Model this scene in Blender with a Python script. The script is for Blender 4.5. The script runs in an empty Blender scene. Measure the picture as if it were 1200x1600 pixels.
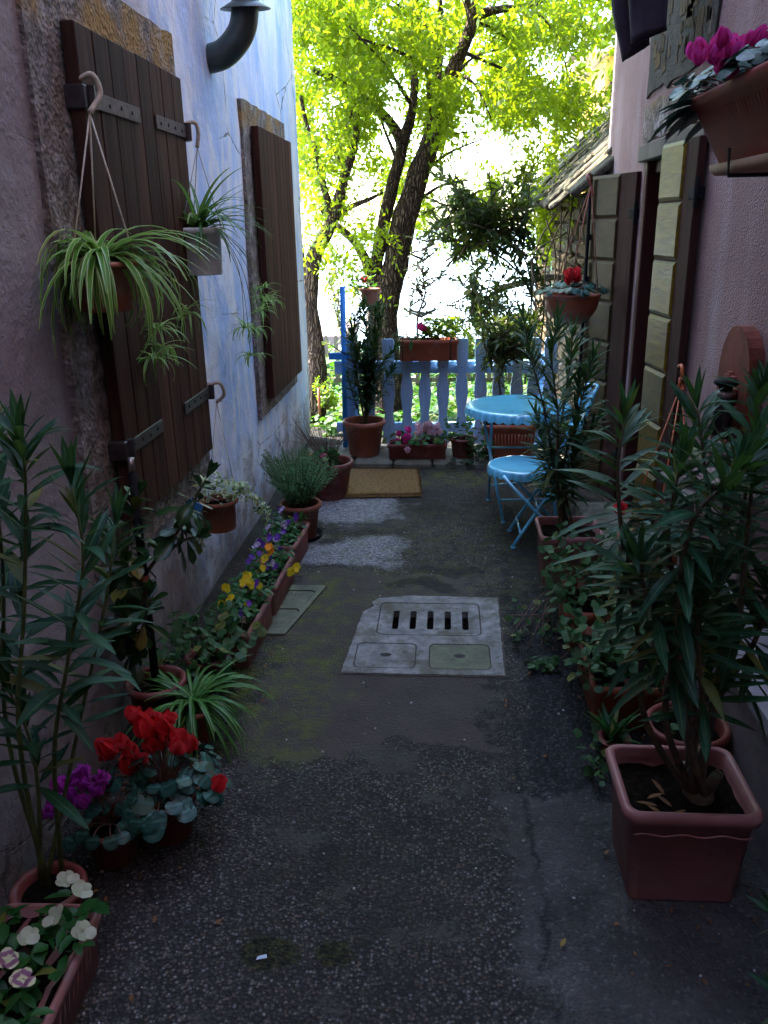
import bpy, math, random
import numpy as np
from mathutils import Vector, Matrix, noise
V = Vector
PI = math.pi
scn = bpy.context.scene
R = random.Random(7)

# ------------------------------------------------------------------ camera
H = 1.8; F = 1300.0
PITCH = math.atan(450/F); YAW = math.atan(100/F); ROLL = math.radians(-1.1)
fw = V((-math.sin(YAW)*math.cos(PITCH), math.cos(YAW)*math.cos(PITCH), -math.sin(PITCH)))
rt0 = V((math.cos(YAW), math.sin(YAW), 0)); up0 = rt0.cross(fw)
rt = rt0*math.cos(ROLL)+up0*math.sin(ROLL); up = -rt0*math.sin(ROLL)+up0*math.cos(ROLL)
CAM = V((0, 0, H))
cd = bpy.data.cameras.new('camera'); cam = bpy.data.objects.new('camera', cd)
scn.collection.objects.link(cam); scn.camera = cam
cd.sensor_fit = 'HORIZONTAL'; cd.sensor_width = 36; cd.lens = 36*F/1200
cd.clip_start = .05; cd.clip_end = 6000
cam.matrix_world = Matrix.Translation(CAM) @ Matrix((rt, up, -fw)).transposed().to_4x4()

# ------------------------------------------------------------------ sky, sun, exposure
SUN_AZ = math.radians(-63)      # measured from +Y towards +X
SUN_EL = math.radians(50)
w = bpy.data.worlds.new('World'); scn.world = w; w.use_nodes = True
nt = w.node_tree; nt.nodes.clear()
sky = nt.nodes.new('ShaderNodeTexSky'); sky.sky_type = 'NISHITA'; sky.sun_disc = False
sky.sun_elevation = SUN_EL; sky.sun_rotation = SUN_AZ
sky.air_density = 1.2; sky.dust_density = 1.2; sky.ozone_density = 3.5; sky.altitude = 50
bg = nt.nodes.new('ShaderNodeBackground'); bg.inputs[1].default_value = .15
wo = nt.nodes.new('ShaderNodeOutputWorld')
nt.links.new(sky.outputs[0], bg.inputs[0]); nt.links.new(bg.outputs[0], wo.inputs[0])
sl = bpy.data.lights.new('sun', 'SUN'); sl.energy = 3.4; sl.angle = math.radians(.5); sl.color = (1, .93, .80)
so = bpy.data.objects.new('sun', sl); scn.collection.objects.link(so)
sd = V((math.sin(SUN_AZ)*math.cos(SUN_EL), math.cos(SUN_AZ)*math.cos(SUN_EL), math.sin(SUN_EL)))
so.rotation_euler = sd.to_track_quat('Z', 'Y').to_euler()
scn.view_settings.view_transform = 'Standard'; scn.view_settings.look = 'None'
scn.view_settings.exposure = 3.8; scn.view_settings.gamma = 1
scn.cycles.max_bounces = 8; scn.cycles.transparent_max_bounces = 8

# ------------------------------------------------------------------ picture measurement helpers (give real 3D places)
def ray(x, y): return fw + rt*((x-600)/F) + up*((800-y)/F)
def onZ(x, y, z=0): d = ray(x, y); return CAM + d*((z-H)/d.z)
def onX(x, y, X): d = ray(x, y); return CAM + d*(X/d.x)
def onY(x, y, Y): d = ray(x, y); return CAM + d*(Y/d.y)

# ------------------------------------------------------------------ mesh collecting
class MB:
    def __init__(s): s.v = []; s.f = []; s.uv = []
    def add(s, vs, fs, uv=None):
        n = len(s.v); s.v.extend([tuple(p) for p in vs]); s.f.extend([tuple(i+n for i in f) for f in fs])
        s.uv.extend(uv if uv is not None else [(0, 0)]*len(vs))
    def box(s, c, d, rot=None, taper=1.0):
        hx, hy, hz = d[0]/2, d[1]/2, d[2]/2
        vs = [V((x*hx*(taper if z > 0 else 1), y*hy*(taper if z > 0 else 1), z*hz)) for z in (-1, 1) for y in (-1, 1) for x in (-1, 1)]
        if rot is not None: vs = [rot @ p for p in vs]
        c = V(c)
        s.add([p+c for p in vs], [(0, 2, 3, 1), (4, 5, 7, 6), (0, 1, 5, 4), (2, 6, 7, 3), (0, 4, 6, 2), (1, 3, 7, 5)])
    def bbox(s, c, d, b=.005, rot=None):      # box with bevelled long edges (chamfer all round)
        hx, hy, hz = d[0]/2, d[1]/2, d[2]/2; b = min(b, hx*.9, hy*.9, hz*.9)
        vs = []; key = {}
        for sx in (-1, 1):
            for sy in (-1, 1):
                for sz in (-1, 1):
                    for a in range(3):
                        q = [sx*(hx-b), sy*(hy-b), sz*(hz-b)]; q[a] = (sx*hx, sy*hy, sz*hz)[a]
                        key[(sx, sy, sz, a)] = len(vs); vs.append(V(q))
        if rot is not None: vs = [rot @ p for p in vs]
        fs = []
        k = lambda x, y, z, a: key[(x, y, z, a)]
        for q in (-1, 1):
            fs.append([k(q, -1, -1, 0), k(q, 1, -1, 0), k(q, 1, 1, 0), k(q, -1, 1, 0)][::q])
            fs.append([k(-1, q, -1, 1), k(-1, q, 1, 1), k(1, q, 1, 1), k(1, q, -1, 1)][::q])
            fs.append([k(-1, -1, q, 2), k(1, -1, q, 2), k(1, 1, q, 2), k(-1, 1, q, 2)][::q])
        for p in (-1, 1):
            for q in (-1, 1):
                fs.append([k(p, q, -1, 0), k(p, q, -1, 1), k(p, q, 1, 1), k(p, q, 1, 0)][::(-1 if p*q > 0 else 1)])
                fs.append([k(p, -1, q, 0), k(p, -1, q, 2), k(p, 1, q, 2), k(p, 1, q, 0)][::(1 if p*q > 0 else -1)])
                fs.append([k(-1, p, q, 1), k(-1, p, q, 2), k(1, p, q, 2), k(1, p, q, 1)][::(-1 if p*q > 0 else 1)])
        for x in (-1, 1):
            for y in (-1, 1):
                for z in (-1, 1):
                    fs.append([k(x, y, z, 0), k(x, y, z, 1), k(x, y, z, 2)][::(1 if x*y*z > 0 else -1)])
        c = V(c); s.add([p+c for p in vs], fs)
    def tube(s, pts, rad, n=8, cap=True):
        pts = [V(p) for p in pts]
        if not hasattr(rad, '__len__'): rad = [rad]*len(pts)
        vs = []; fs = []; uv = []; nrm = None; dist = 0
        for i, p in enumerate(pts):
            d = (pts[min(i+1, len(pts)-1)]-pts[max(i-1, 0)]).normalized()
            if nrm is None:
                nrm = d.orthogonal().normalized()
            nrm = (nrm-d*nrm.dot(d)).normalized(); b = d.cross(nrm)
            if i: dist += (p-pts[i-1]).length
            for k in range(n):
                a = 2*PI*k/n; vs.append(p+(nrm*math.cos(a)+b*math.sin(a))*rad[i]); uv.append((k/n, dist))
        for i in range(len(pts)-1):
            for k in range(n):
                a = i*n+k; b2 = i*n+(k+1) % n; fs.append((a, b2, b2+n, a+n))
        if cap: fs.append(tuple(range(n))[::-1]); fs.append(tuple(range(len(vs)-n, len(vs))))
        s.add(vs, fs, uv)
    def lathe(s, prof, c, n=32, axis=None, scale=(1, 1)):
        c = V(c); vs = []; fs = []
        for r, z in prof:
            for k in range(n):
                a = 2*PI*k/n; p = V((r*math.cos(a)*scale[0], r*math.sin(a)*scale[1], z))
                if axis is not None: p = axis @ p
                vs.append(p+c)
        for i in range(len(prof)-1):
            for k in range(n):
                a = i*n+k; b = i*n+(k+1) % n; fs.append((a, b, b+n, a+n))
        s.add(vs, fs)
    def rloft(s, secs, c, rot=None, cn=5):      # rounded-rectangle sections (z, hx, hy, corner radius)
        c = V(c); vs = []; fs = []; n = 4*(cn+1)
        for z, hx, hy, r in secs:
            for q, (sx, sy) in enumerate(((1, 1), (-1, 1), (-1, -1), (1, -1))):
                for k in range(cn+1):
                    a = PI/2*q + PI/2*k/cn
                    p = V((sx*(hx-r)+r*math.cos(a), sy*(hy-r)+r*math.sin(a), z))
                    if rot is not None: p = rot @ p
                    vs.append(p+c)
        for i in range(len(secs)-1):
            for k in range(n):
                a = i*n+k; b = i*n+(k+1) % n; fs.append((a, b, b+n, a+n))
        fs.append(tuple(range(n))[::-1]); fs.append(tuple(range(len(vs)-n, len(vs))))
        s.add(vs, fs)
    def prism(s, poly, z0, z1, M=None):          # poly in XY extruded in Z, then M
        n = len(poly); vs = [V((x, y, z0)) for x, y in poly]+[V((x, y, z1)) for x, y in poly]
        if M is not None: vs = [M @ p for p in vs]
        fs = [tuple(range(n))[::-1], tuple(range(n, 2*n))]+[(i, (i+1) % n, (i+1) % n+n, i+n) for i in range(n)]
        s.add(vs, fs)
    def leaf(s, o, d, u, L, W, prof, bend=.4, fold=.15, seg=5):
        d = V(d).normalized(); sd_ = d.cross(V(u))
        if sd_.length < 1e-3: sd_ = d.cross(V((1, .3, .2)))
        sd_.normalize(); n = sd_.cross(d); p = V(o); vs = []; uv = []; th = bend/seg
        c_, s_ = math.cos(th), math.sin(th)
        for i in range(seg+1):
            t = i/seg; w_ = W/2*prof(t)
            vs += [p-sd_*w_+n*(w_*fold*2), p, p+sd_*w_+n*(w_*fold*2)]; uv += [(0, t), (.5, t), (1, t)]
            d, n = d*c_-n*s_, n*c_+d*s_; p = p+d*(L/seg)
        fs = []
        for i in range(seg):
            a = i*3; fs += [(a, a+1, a+4, a+3), (a+1, a+2, a+5, a+4)]
        s.add(vs, fs, uv)
    def disc(s, o, n, d, r, rf, k=12, cup=.1, wav=0.0, aspect=1.0):   # round leaf / petal fan, o = attachment
        n = V(n).normalized(); d = V(d); d = (d-n*d.dot(n))
        d = d.normalized() if d.length > 1e-4 else n.orthogonal().normalized(); b = n.cross(d)
        vs = [V(o)]; uv = [(.5, .5)]; ph = R.random()*6
        for ring in (.55, 1):
            for i in range(k):
                a = 2*PI*i/k; rr = r*rf(a)*ring
                p = V(o)+d*(rr*math.cos(a)+r*.0)+b*(rr*math.sin(a)*aspect)+n*(cup*rr*ring+wav*r*ring*math.sin(3*a+ph))
                vs.append(p); uv.append((.5+.5*ring*math.cos(a), .5+.5*ring*math.sin(a)))
        fs = [(0, 1+i, 1+(i+1) % k) for i in range(k)]+[(1+i, 1+k+i, 1+k+(i+1) % k, 1+(i+1) % k) for i in range(k)]
        s.add(vs, fs, uv)
    def mesh(s, name, m, off=V((0, 0, 0)), smooth=True):
        me = bpy.data.meshes.new(name)
        vv = np.array(s.v, dtype=np.float64).reshape(-1, 3)-np.array(off)
        me.from_pydata(vv.tolist(), [], s.f)
        if any(u != (0, 0) for u in s.uv[:200]):
            ul = me.uv_layers.new(name='UVMap'); li = np.empty(len(me.loops), dtype=np.int32)
            me.loops.foreach_get('vertex_index', li); ul.data.foreach_set('uv', np.array(s.uv, dtype=np.float32)[li].ravel())
        if smooth: me.polygons.foreach_set('use_smooth', np.ones(len(me.polygons), dtype=bool))
        me.materials.append(m); me.update(); return me

def setp(o, label=None, cat=None, group=None, kind=None):
    if label: o['label'] = label
    if cat: o['category'] = cat
    if group: o['group'] = group
    if kind: o['kind'] = kind
    return o
def link(o): scn.collection.objects.link(o); return o
ORG = {}
def thing(name, label, cat, loc=(0, 0, 0), group=None):
    o = link(bpy.data.objects.new(name, None)); o.location = loc; o.empty_display_size = .1
    ORG[o.name] = V(loc); return setp(o, label, cat, group)
def part(name, mb, m, parent, smooth=False, label=None):
    base = ORG.get(parent.name, V((0, 0, 0)))
    me = mb.mesh(name, m, base, bool(smooth)); o = link(bpy.data.objects.new(name, me)); o.parent = parent
    ORG[o.name] = base
    if label: o['label'] = label
    return o
def solo(name, mb, m, label=None, cat=None, group=None, kind=None, smooth=False):
    me = mb.mesh(name, m, smooth=smooth); o = link(bpy.data.objects.new(name, me)); return setp(o, label, cat, group, kind)

# ------------------------------------------------------------------ materials
class NT:
    def __init__(s, name):
        s.m = bpy.data.materials.new(name); s.m.use_nodes = True; s.t = s.m.node_tree; s.t.nodes.clear()
        s.out = s.n('ShaderNodeOutputMaterial'); s.b = s.n('ShaderNodeBsdfPrincipled')
        s.l(s.b.outputs[0], s.out.inputs[0]); s.geo = s.n('ShaderNodeNewGeometry'); s.pos = s.geo.outputs['Position']
    def n(s, k, **kw):
        x = s.t.nodes.new(k)
        for a, b in kw.items(): setattr(x, a, b)
        return x
    def l(s, a, b): s.t.links.new(a, b)
    def inp(s, sock, v):
        if isinstance(v, bpy.types.NodeSocket): s.l(v, sock)
        elif v is not None:
            if isinstance(v, (tuple, list)) and len(v) == 3 and sock.type == 'RGBA': v = (*v, 1)
            sock.default_value = v
    def mapv(s, scale=(1, 1, 1), loc=(0, 0, 0), src=None):
        x = s.n('ShaderNodeMapping'); s.l(src or s.pos, x.inputs[0]); x.inputs[3].default_value = scale; x.inputs[1].default_value = loc; return x.outputs[0]
    def noise(s, sc=5, det=4, rough=.55, vec=None, dist=0):
        x = s.n('ShaderNodeTexNoise'); x.inputs['Scale'].default_value = sc; x.inputs['Detail'].default_value = det
        x.inputs['Roughness'].default_value = rough; x.inputs['Distortion'].default_value = dist; s.l(vec or s.pos, x.inputs[0]); return x.outputs[0]
    def vor(s, sc=5, feat='F1', vec=None, out=0, rnd=1):
        x = s.n('ShaderNodeTexVoronoi', feature=feat); x.inputs['Scale'].default_value = sc; x.inputs['Randomness'].default_value = rnd
        s.l(vec or s.pos, x.inputs[0]); return x.outputs[out]
    def ramp(s, f, stops):
        x = s.n('ShaderNodeValToRGB'); s.l(f, x.inputs[0]); e = x.color_ramp.elements
        while len(e) < len(stops): e.new(.5)
        for k, (p, c) in zip(e, stops):
            k.position = p; k.color = (c, c, c, 1) if not hasattr(c, '__len__') else (*c, 1)
        return x.outputs[0]
    def mix(s, f, a, b, mode='MIX'):
        x = s.n('ShaderNodeMix', data_type='RGBA', blend_type=mode)
        s.inp(x.inputs[0], f); s.inp(x.inputs[6], a); s.inp(x.inputs[7], b); return x.outputs[2]
    def math(s, op, a, b=0.0, clamp=False):
        x = s.n('ShaderNodeMath', operation=op); x.use_clamp = clamp; s.inp(x.inputs[0], a); s.inp(x.inputs[1], b); return x.outputs[0]
    def xyz(s, src=None):
        x = s.n('ShaderNodeSeparateXYZ'); s.l(src or s.pos, x.inputs[0]); return x.outputs
    def step(s, v, lo, hi):
        x = s.n('ShaderNodeMapRange'); x.interpolation_type = 'SMOOTHSTEP'; s.inp(x.inputs[0], v); x.inputs[1].default_value = lo; x.inputs[2].default_value = hi; return x.outputs[0]
    def bump(s, h, st=.3, d=.01):
        x = s.n('ShaderNodeBump'); x.inputs['Strength'].default_value = st; x.inputs['Distance'].default_value = d; s.l(h, x.inputs['Height'])
        s.l(x.outputs[0], s.b.inputs['Normal']); return x
    def done(s, col=None, rough=.7, spec=.5, metal=0):
        s.inp(s.b.inputs['Base Color'], col); s.inp(s.b.inputs['Roughness'], rough)
        s.b.inputs['Specular IOR Level'].default_value = spec; s.b.inputs['Metallic'].default_value = metal; return s.m

def m_simple(name, c1, c2=None, sc=8, rough=.6, bump=.15, bd=.003, metal=0, spec=.5, stretch=None, det=6, grime=None):
    n = NT(name); c2 = c2 or tuple(x*.7 for x in c1)
    vec = n.mapv(stretch) if stretch else None
    f = n.noise(sc, det, .6, vec); n.bump(n.noise(sc*6, 4, .6, vec), bump, bd)
    col = n.mix(n.ramp(f, [(.35, 0.), (.65, 1.)]), c2, c1)
    if grime:
        g1 = n.ramp(n.noise(7, 9, .75), [(.50, 0.), (.66, 1.)]); col = n.mix(n.math('MULTIPLY', g1, grime[1]), col, grime[0])
        g2 = n.ramp(n.noise(38, 6, .7), [(.60, 0.), (.68, 1.)]); col = n.mix(n.math('MULTIPLY', g2, grime[1]), col, grime[2])
    return n.done(col, rough, spec, metal)

def m_leaf(name, ca, cb, rough=.35, transl=.35, mid=None, edge=None, tcol=None, spec=.3, aged=.6, marb=None):
    n = NT(name); ri = n.geo.outputs['Random Per Island']
    rj = n.math('FRACT', n.math('MULTIPLY', ri, 17.3)); col = n.mix(ri, ca, cb); col = n.mix(n.math('MULTIPLY', n.ramp(rj, [(.93, 0.), (.97, 1.)]), aged), col, (.30, .24, .04)); col = n.mix(n.math('MULTIPLY', n.math('MULTIPLY', n.ramp(n.noise(35, 4, .7), [(.5, 0.), (.7, 1.)]), .35), aged), col, (.20, .19, .14)); uv = n.n('ShaderNodeUVMap').outputs[0]; x = n.xyz(uv)
    dm = n.math('ABSOLUTE', n.math('SUBTRACT', x[0], .5))
    if marb:
        du = n.math('SUBTRACT', x[0], .5); dv = n.math('SUBTRACT', x[1], .5); rr = n.math('SQRT', n.math('ADD', n.math('MULTIPLY', du, du), n.math('MULTIPLY', dv, dv)))
        rr = n.math('ADD', rr, n.math('MULTIPLY', n.math('SUBTRACT', n.noise(70, 3), .5), .16)); band = n.math('MULTIPLY', n.step(rr, .18, .26), n.math('SUBTRACT', 1., n.step(rr, .33, .40))); col = n.mix(n.math('MULTIPLY', band, .5), col, marb)
    if mid: col = n.mix(n.math('SUBTRACT', 1., n.step(dm, mid[1]*.6, mid[1])), col, mid[0])
    if edge: col = n.mix(n.step(dm, edge[1]*.85, edge[1]), col, edge[0])
    col = n.mix(n.math('MULTIPLY', n.noise(14, 3), .4), col, tuple(c*.55 for c in ca))
    n.done(col, rough, spec)
    if transl:
        tr = n.n('ShaderNodeBsdfTranslucent'); t2 = n.mix(.75, col, tcol or tuple(min(1, c*1.7) for c in cb), 'MIX'); n.l(t2, tr.inputs[0])
        mx = n.n('ShaderNodeMixShader'); mx.inputs[0].default_value = transl
        n.l(n.b.outputs[0], mx.inputs[1]); n.l(tr.outputs[0], mx.inputs[2]); n.l(mx.outputs[0], n.out.inputs[0])
    n.m.use_backface_culling = False
    return n.m

def m_wood(name, c1, c2, axis='z', rough=.6, scale=6, bump=.35, spec=.4, stretch=.06):
    n = NT(name); st = {'x': (stretch, 1, 1), 'y': (1, stretch, 1), 'z': (1, 1, stretch)}[axis]
    v = n.mapv(st); ri = n.geo.outputs['Random Per Island']
    off = n.n('ShaderNodeVectorMath', operation='ADD'); n.l(v, off.inputs[0])
    cb = n.n('ShaderNodeCombineXYZ'); n.l(n.math('MULTIPLY', ri, 37.), cb.inputs[0]); n.l(n.math('MULTIPLY', ri, 19.), cb.inputs[1]); n.l(cb.outputs[0], off.inputs[1])
    g = n.noise(scale*5, 6, .65, off.outputs[0], .6); g2 = n.noise(scale, 3, .5, off.outputs[0], 1.2)
    f = n.math('ADD', n.math('MULTIPLY', g, .6), n.math('MULTIPLY', g2, .5))
    col = n.mix(n.ramp(f, [(.4, 0.), (.68, 1.)]), c2, c1)
    col = n.mix(n.math('MULTIPLY', ri, .45), col, tuple(c*.5 for c in c2))
    n.bump(g, bump, .004); return n.done(col, rough, spec)

def m_painted_wood(name, c, wear, axis='z'):
    n = NT(name); v = n.mapv((1, 1, .12) if axis == 'z' else (.12, 1, 1)); g = n.noise(30, 5, .6, v, .5)
    pk = n.ramp(n.noise(9, 6, .7, n.mapv((1, 1, .5))), [(.60, 0.), (.68, 1.)])
    col = n.mix(n.ramp(g, [(.3, 0.), (.7, 1.)]), tuple(x*.72 for x in c), c)
    col = n.mix(n.math('MULTIPLY', pk, .8), col, wear); n.bump(g, .4, .003); return n.done(col, .6, .35)

M = {}
def mk():
    # left plaster: lilac beige near, blue limewash far, light's fade along the wall tinted in; stains low down
    n = NT('plaster_left'); x, y, z = n.xyz()
    big = n.noise(1.3, 5, .6); fine = n.noise(55, 4, .7); st = n.noise(2.6, 6, .62, n.mapv((1, 1.6, .55)), .6); st2 = n.noise(6, 6, .6, n.mapv((1, 1.6, .6)), .4)
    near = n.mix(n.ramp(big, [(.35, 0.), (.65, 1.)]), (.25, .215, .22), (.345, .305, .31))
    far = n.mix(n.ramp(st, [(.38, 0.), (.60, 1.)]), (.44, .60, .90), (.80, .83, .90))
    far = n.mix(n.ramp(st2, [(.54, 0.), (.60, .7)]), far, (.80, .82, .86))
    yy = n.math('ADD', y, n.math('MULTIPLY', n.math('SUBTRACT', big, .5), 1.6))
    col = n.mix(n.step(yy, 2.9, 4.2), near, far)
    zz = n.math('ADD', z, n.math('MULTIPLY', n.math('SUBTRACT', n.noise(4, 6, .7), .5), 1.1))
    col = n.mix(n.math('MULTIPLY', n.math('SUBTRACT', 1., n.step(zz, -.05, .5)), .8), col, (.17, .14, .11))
    col = n.mix(n.math('MULTIPLY', n.ramp(n.noise(3, 7, .7), [(.6, 0.), (.75, 1.)]), .35), col, (.33, .24, .21))
    ck = n.vor(1.7, 'DISTANCE_TO_EDGE', n.mapv((1, .8, 1.2), (.3, .2, .1))); ckm = n.math('MULTIPLY', n.math('SUBTRACT', 1., n.step(n.math('ADD', ck, n.math('MULTIPLY', n.math('SUBTRACT', n.noise(16, 5), .5), .05)), .002, .009)), n.ramp(n.noise(1.1, 2), [(.5, 0.), (.6, 1.)]))
    col = n.mix(n.math('MULTIPLY', ckm, .7), col, (.10, .08, .07))
    pl = n.math('MULTIPLY', n.ramp(n.noise(5, 8, .75), [(.52, 0.), (.56, 1.)]), n.math('SUBTRACT', 1., n.step(zz, .1, .75)))
    col = n.mix(n.math('MULTIPLY', pl, .75), col, (.27, .23, .20))
    n.bump(n.math('ADD', n.math('ADD', n.math('MULTIPLY', fine, .6), n.math('MULTIPLY', n.noise(9, 6, .6), 2.2)), n.math('MULTIPLY', n.math('ADD', pl, ckm), -.5)), .8, .010)
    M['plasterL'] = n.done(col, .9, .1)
    n = NT('plaster_right'); big = n.noise(1.6, 6, .65); fine = n.vor(150)
    col = n.mix(n.ramp(big, [(.3, 0.), (.7, 1.)]), (.27, .17, .165), (.40, .265, .26))
    col = n.mix(n.math('MULTIPLY', n.ramp(n.noise(2, 5, .6, n.mapv((1, 1.5, .3))), [(.5, 0.), (.7, 1.)]), .4), col, (.62, .52, .55))
    n.bump(n.math('ADD', fine, n.noise(60, 4, .7)), .8, .006); M['plasterR'] = n.done(col, .85, .12)
    # rough surround stone
    n = NT('rough_stone'); a = n.noise(18, 8, .75); b = n.noise(4, 4); pit = n.vor(60)
    col = n.mix(n.ramp(a, [(.35, 0.), (.62, 1.)]), (.085, .068, .06), (.33, .285, .26))
    z_ = n.xyz()[2]; col = n.mix(n.math('MULTIPLY', n.ramp(b, [(.42, 0.), (.58, 1.)]), n.math('ADD', .12, n.math('MULTIPLY', n.step(z_, 2.3, 2.42), .85))), col, (.36, .22, .08))
    col = n.mix(n.math('MULTIPLY', n.ramp(n.noise(9, 6, .7), [(.55, 0.), (.66, 1.)]), .6), col, (.50, .47, .46))
    n.bump(n.math('ADD', a, n.math('MULTIPLY', pit, .6)), 1.0, .02); M['surround'] = n.done(col, .95, .15)
    # rubble stones: one colour per stone
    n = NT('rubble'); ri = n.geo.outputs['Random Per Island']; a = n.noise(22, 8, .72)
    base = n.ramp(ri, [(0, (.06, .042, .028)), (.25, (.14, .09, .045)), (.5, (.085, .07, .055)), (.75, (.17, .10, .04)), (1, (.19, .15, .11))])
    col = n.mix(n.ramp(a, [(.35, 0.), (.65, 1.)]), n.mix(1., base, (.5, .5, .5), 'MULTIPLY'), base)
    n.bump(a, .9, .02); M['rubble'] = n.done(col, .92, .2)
    M['mortar'] = m_simple('mortar', (.08, .062, .045), (.04, .032, .025), 12, .95, .9, .02)
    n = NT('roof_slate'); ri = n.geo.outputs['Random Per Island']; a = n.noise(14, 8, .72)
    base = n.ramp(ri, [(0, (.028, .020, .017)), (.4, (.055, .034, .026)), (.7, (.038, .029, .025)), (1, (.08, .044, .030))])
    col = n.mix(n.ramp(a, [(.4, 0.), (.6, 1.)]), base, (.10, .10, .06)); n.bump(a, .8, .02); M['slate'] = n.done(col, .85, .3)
    # ground
    n = NT('alley_ground'); x, y, z = n.xyz()
    wn = n.noise(2.2, 6, .65); wn2 = n.noise(5, 5, .65)
    wob = n.math('MULTIPLY', n.math('SUBTRACT', wn2, .5), .55)
    X = n.math('ADD', x, wob); Y = n.math('ADD', y, n.math('MULTIPLY', n.math('SUBTRACT', wn, .5), .9))
    peb = n.vor(105, 'F1', None, 1); pd = n.vor(105, 'F1', None, 0); pv = n.xyz(peb)[0]
    agg = n.mix(n.ramp(pv, [(.0, 0.), (.5, .15), (.85, .45), (1., 1.)]), (.036, .032, .029), (.235, .215, .205))
    agg = n.mix(n.ramp(n.xyz(peb)[1], [(.8, 0.), (.95, .6)]), agg, (.20, .13, .09))
    agg = n.mix(n.ramp(pd, [(.35, 0.), (.6, 1.)]), agg, (.026, .023, .021))
    lump = n.ramp(n.noise(1.6, 8, .7), [(.38, 0.), (.62, 1.)])
    agg = n.mix(n.math('MULTIPLY', n.math('SUBTRACT', 1., lump), .72), agg, (.024, .021, .019))
    crust = n.ramp(n.noise(2.7, 9, .72), [(.555, 0.), (.585, 1.)]); agg = n.mix(n.math('MULTIPLY', crust, .7), agg, n.mix(n.noise(9, 6), (.045, .040, .036), (.080, .072, .066)))
    worn = n.ramp(n.noise(1.9, 8, .75, n.mapv((1, 1, 1), (7, 3, 1))), [(.57, 0.), (.60, 1.)]); agg = n.mix(n.math('MULTIPLY', worn, .6), agg, (.020, .018, .017))
    cem = n.mix(n.ramp(n.noise(6, 8, .7), [(.3, 0.), (.7, 1.)]), (.050, .041, .036), (.085, .070, .060))
    def rect(x0, x1, y0, y1, s=.06):
        a = n.math('MULTIPLY', n.step(X, x0-s, x0+s), n.math('SUBTRACT', 1., n.step(X, x1-s, x1+s)))
        b = n.math('MULTIPLY', n.step(Y, y0-s, y0+s), n.math('SUBTRACT', 1., n.step(Y, y1-s, y1+s)))
        return n.math('MULTIPLY', a, b)
    col = n.mix(rect(-.75, .18, 2.52, 4.2, .02), agg, cem)
    # smoother dark repair strip on the right, pale cement in the right foreground
    tar = n.mix(n.ramp(pv, [(.7, 0.), (1., .5)]), (.015, .014, .015), (.09, .085, .09))
    col = n.mix(rect(.29, 1.2, 2.2, 4.5, .03), col, tar)
    sm = n.mix(n.ramp(n.noise(3.5, 9, .72), [(.36, 0.), (.66, 1.)]), (.034, .031, .030), (.085, .077, .074))
    sm = n.mix(n.math('MULTIPLY', n.ramp(pv, [(.90, 0.), (.95, .8)]), .28), sm, (.20, .19, .19))
    col = n.mix(rect(.22, 2.2, -3, 2.35, .04), col, sm)
    # pale patches
    xr = n.math('ADD', x, n.math('MULTIPLY', wob, .15)); yr = n.math('ADD', y, n.math('MULTIPLY', n.math('SUBTRACT', wn, .5), .15))
    def spot(cx, cy, rx, ry, soft=.5):
        raw = rx < .1
        dx = n.math('DIVIDE', n.math('SUBTRACT', xr if raw else X, cx), rx); dy = n.math('DIVIDE', n.math('SUBTRACT', yr if raw else Y, cy), ry)
        d = n.math('ADD', n.math('MULTIPLY', dx, dx), n.math('MULTIPLY', dy, dy)); return n.math('SUBTRACT', 1., n.step(d, 1-soft, 1+soft))
    pale = n.mix(n.ramp(pv, [(.2, 0.), (1., 1.)]), (.13, .125, .13), (.38, .37, .39))
    for sp in ((-.62, 5.25, .34, .30), (-.58, 4.5, .36, .22)): col = n.mix(n.math('MULTIPLY', spot(*sp), .85), col, pale)
    # crack between slabs
    cx_ = n.math('ADD', n.math('MULTIPLY', n.math('SUBTRACT', n.noise(3, 6, .7), .5), .22), .27)
    cr = n.math('SUBTRACT', 1., n.step(n.math('ABSOLUTE', n.math('SUBTRACT', x, cx_)), .0, .016))
    cr = n.math('MULTIPLY', n.math('MULTIPLY', cr, n.math('SUBTRACT', 1., n.step(y, 2.7, 3.0))), n.ramp(n.noise(4, 4), [(.38, .15), (.55, .85)]))
    col = n.mix(cr, col, (.012, .012, .012))
    # dark spots
    for sp in ((.02, 4.25, .20, .10), (-.12, 3.98, .18, .10), (.62, 4.35, .2, .3)): col = n.mix(n.math('MULTIPLY', spot(*sp), .85), col, (.018, .018, .02))
    # small mossy hollows in the foreground
    for sp in ((-.455, 1.655, .085, .058, .25), (-.28, 1.66, .05, .045, .5)): col = n.mix(n.math('MULTIPLY', spot(*sp), .85), col, n.mix(n.ramp(n.noise(50, 4), [(.45, 0.), (.6, 1.)]), (.008, .008, .004), (.042, .040, .012)))
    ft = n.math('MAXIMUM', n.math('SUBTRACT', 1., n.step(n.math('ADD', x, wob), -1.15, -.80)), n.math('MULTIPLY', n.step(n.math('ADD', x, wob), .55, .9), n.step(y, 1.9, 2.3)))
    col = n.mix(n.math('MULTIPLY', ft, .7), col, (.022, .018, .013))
    # moss
    mn = n.ramp(n.noise(9, 9, .78), [(.46, 0.), (.60, 1.)]); moss = n.mix(n.noise(60, 4), (.07, .09, .008), (.15, .19, .02))
    area = n.math('MAXIMUM', n.math('MAXIMUM', spot(-.68, 3.0, .26, .55, .9), spot(-.60, 3.55, .15, .65, .8)), n.math('MAXIMUM', spot(.1, 6.0, .5, .2, .8), n.math('MULTIPLY', spot(-.1, 4.4, .8, .9, .9), .45)))
    area = n.math('MAXIMUM', area, n.math('MULTIPLY', spot(-.2, 2.1, .4, .5, .9), .10))
    col = n.mix(n.math('MULTIPLY', n.math('MULTIPLY', mn, area), .6), col, moss)
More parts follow.
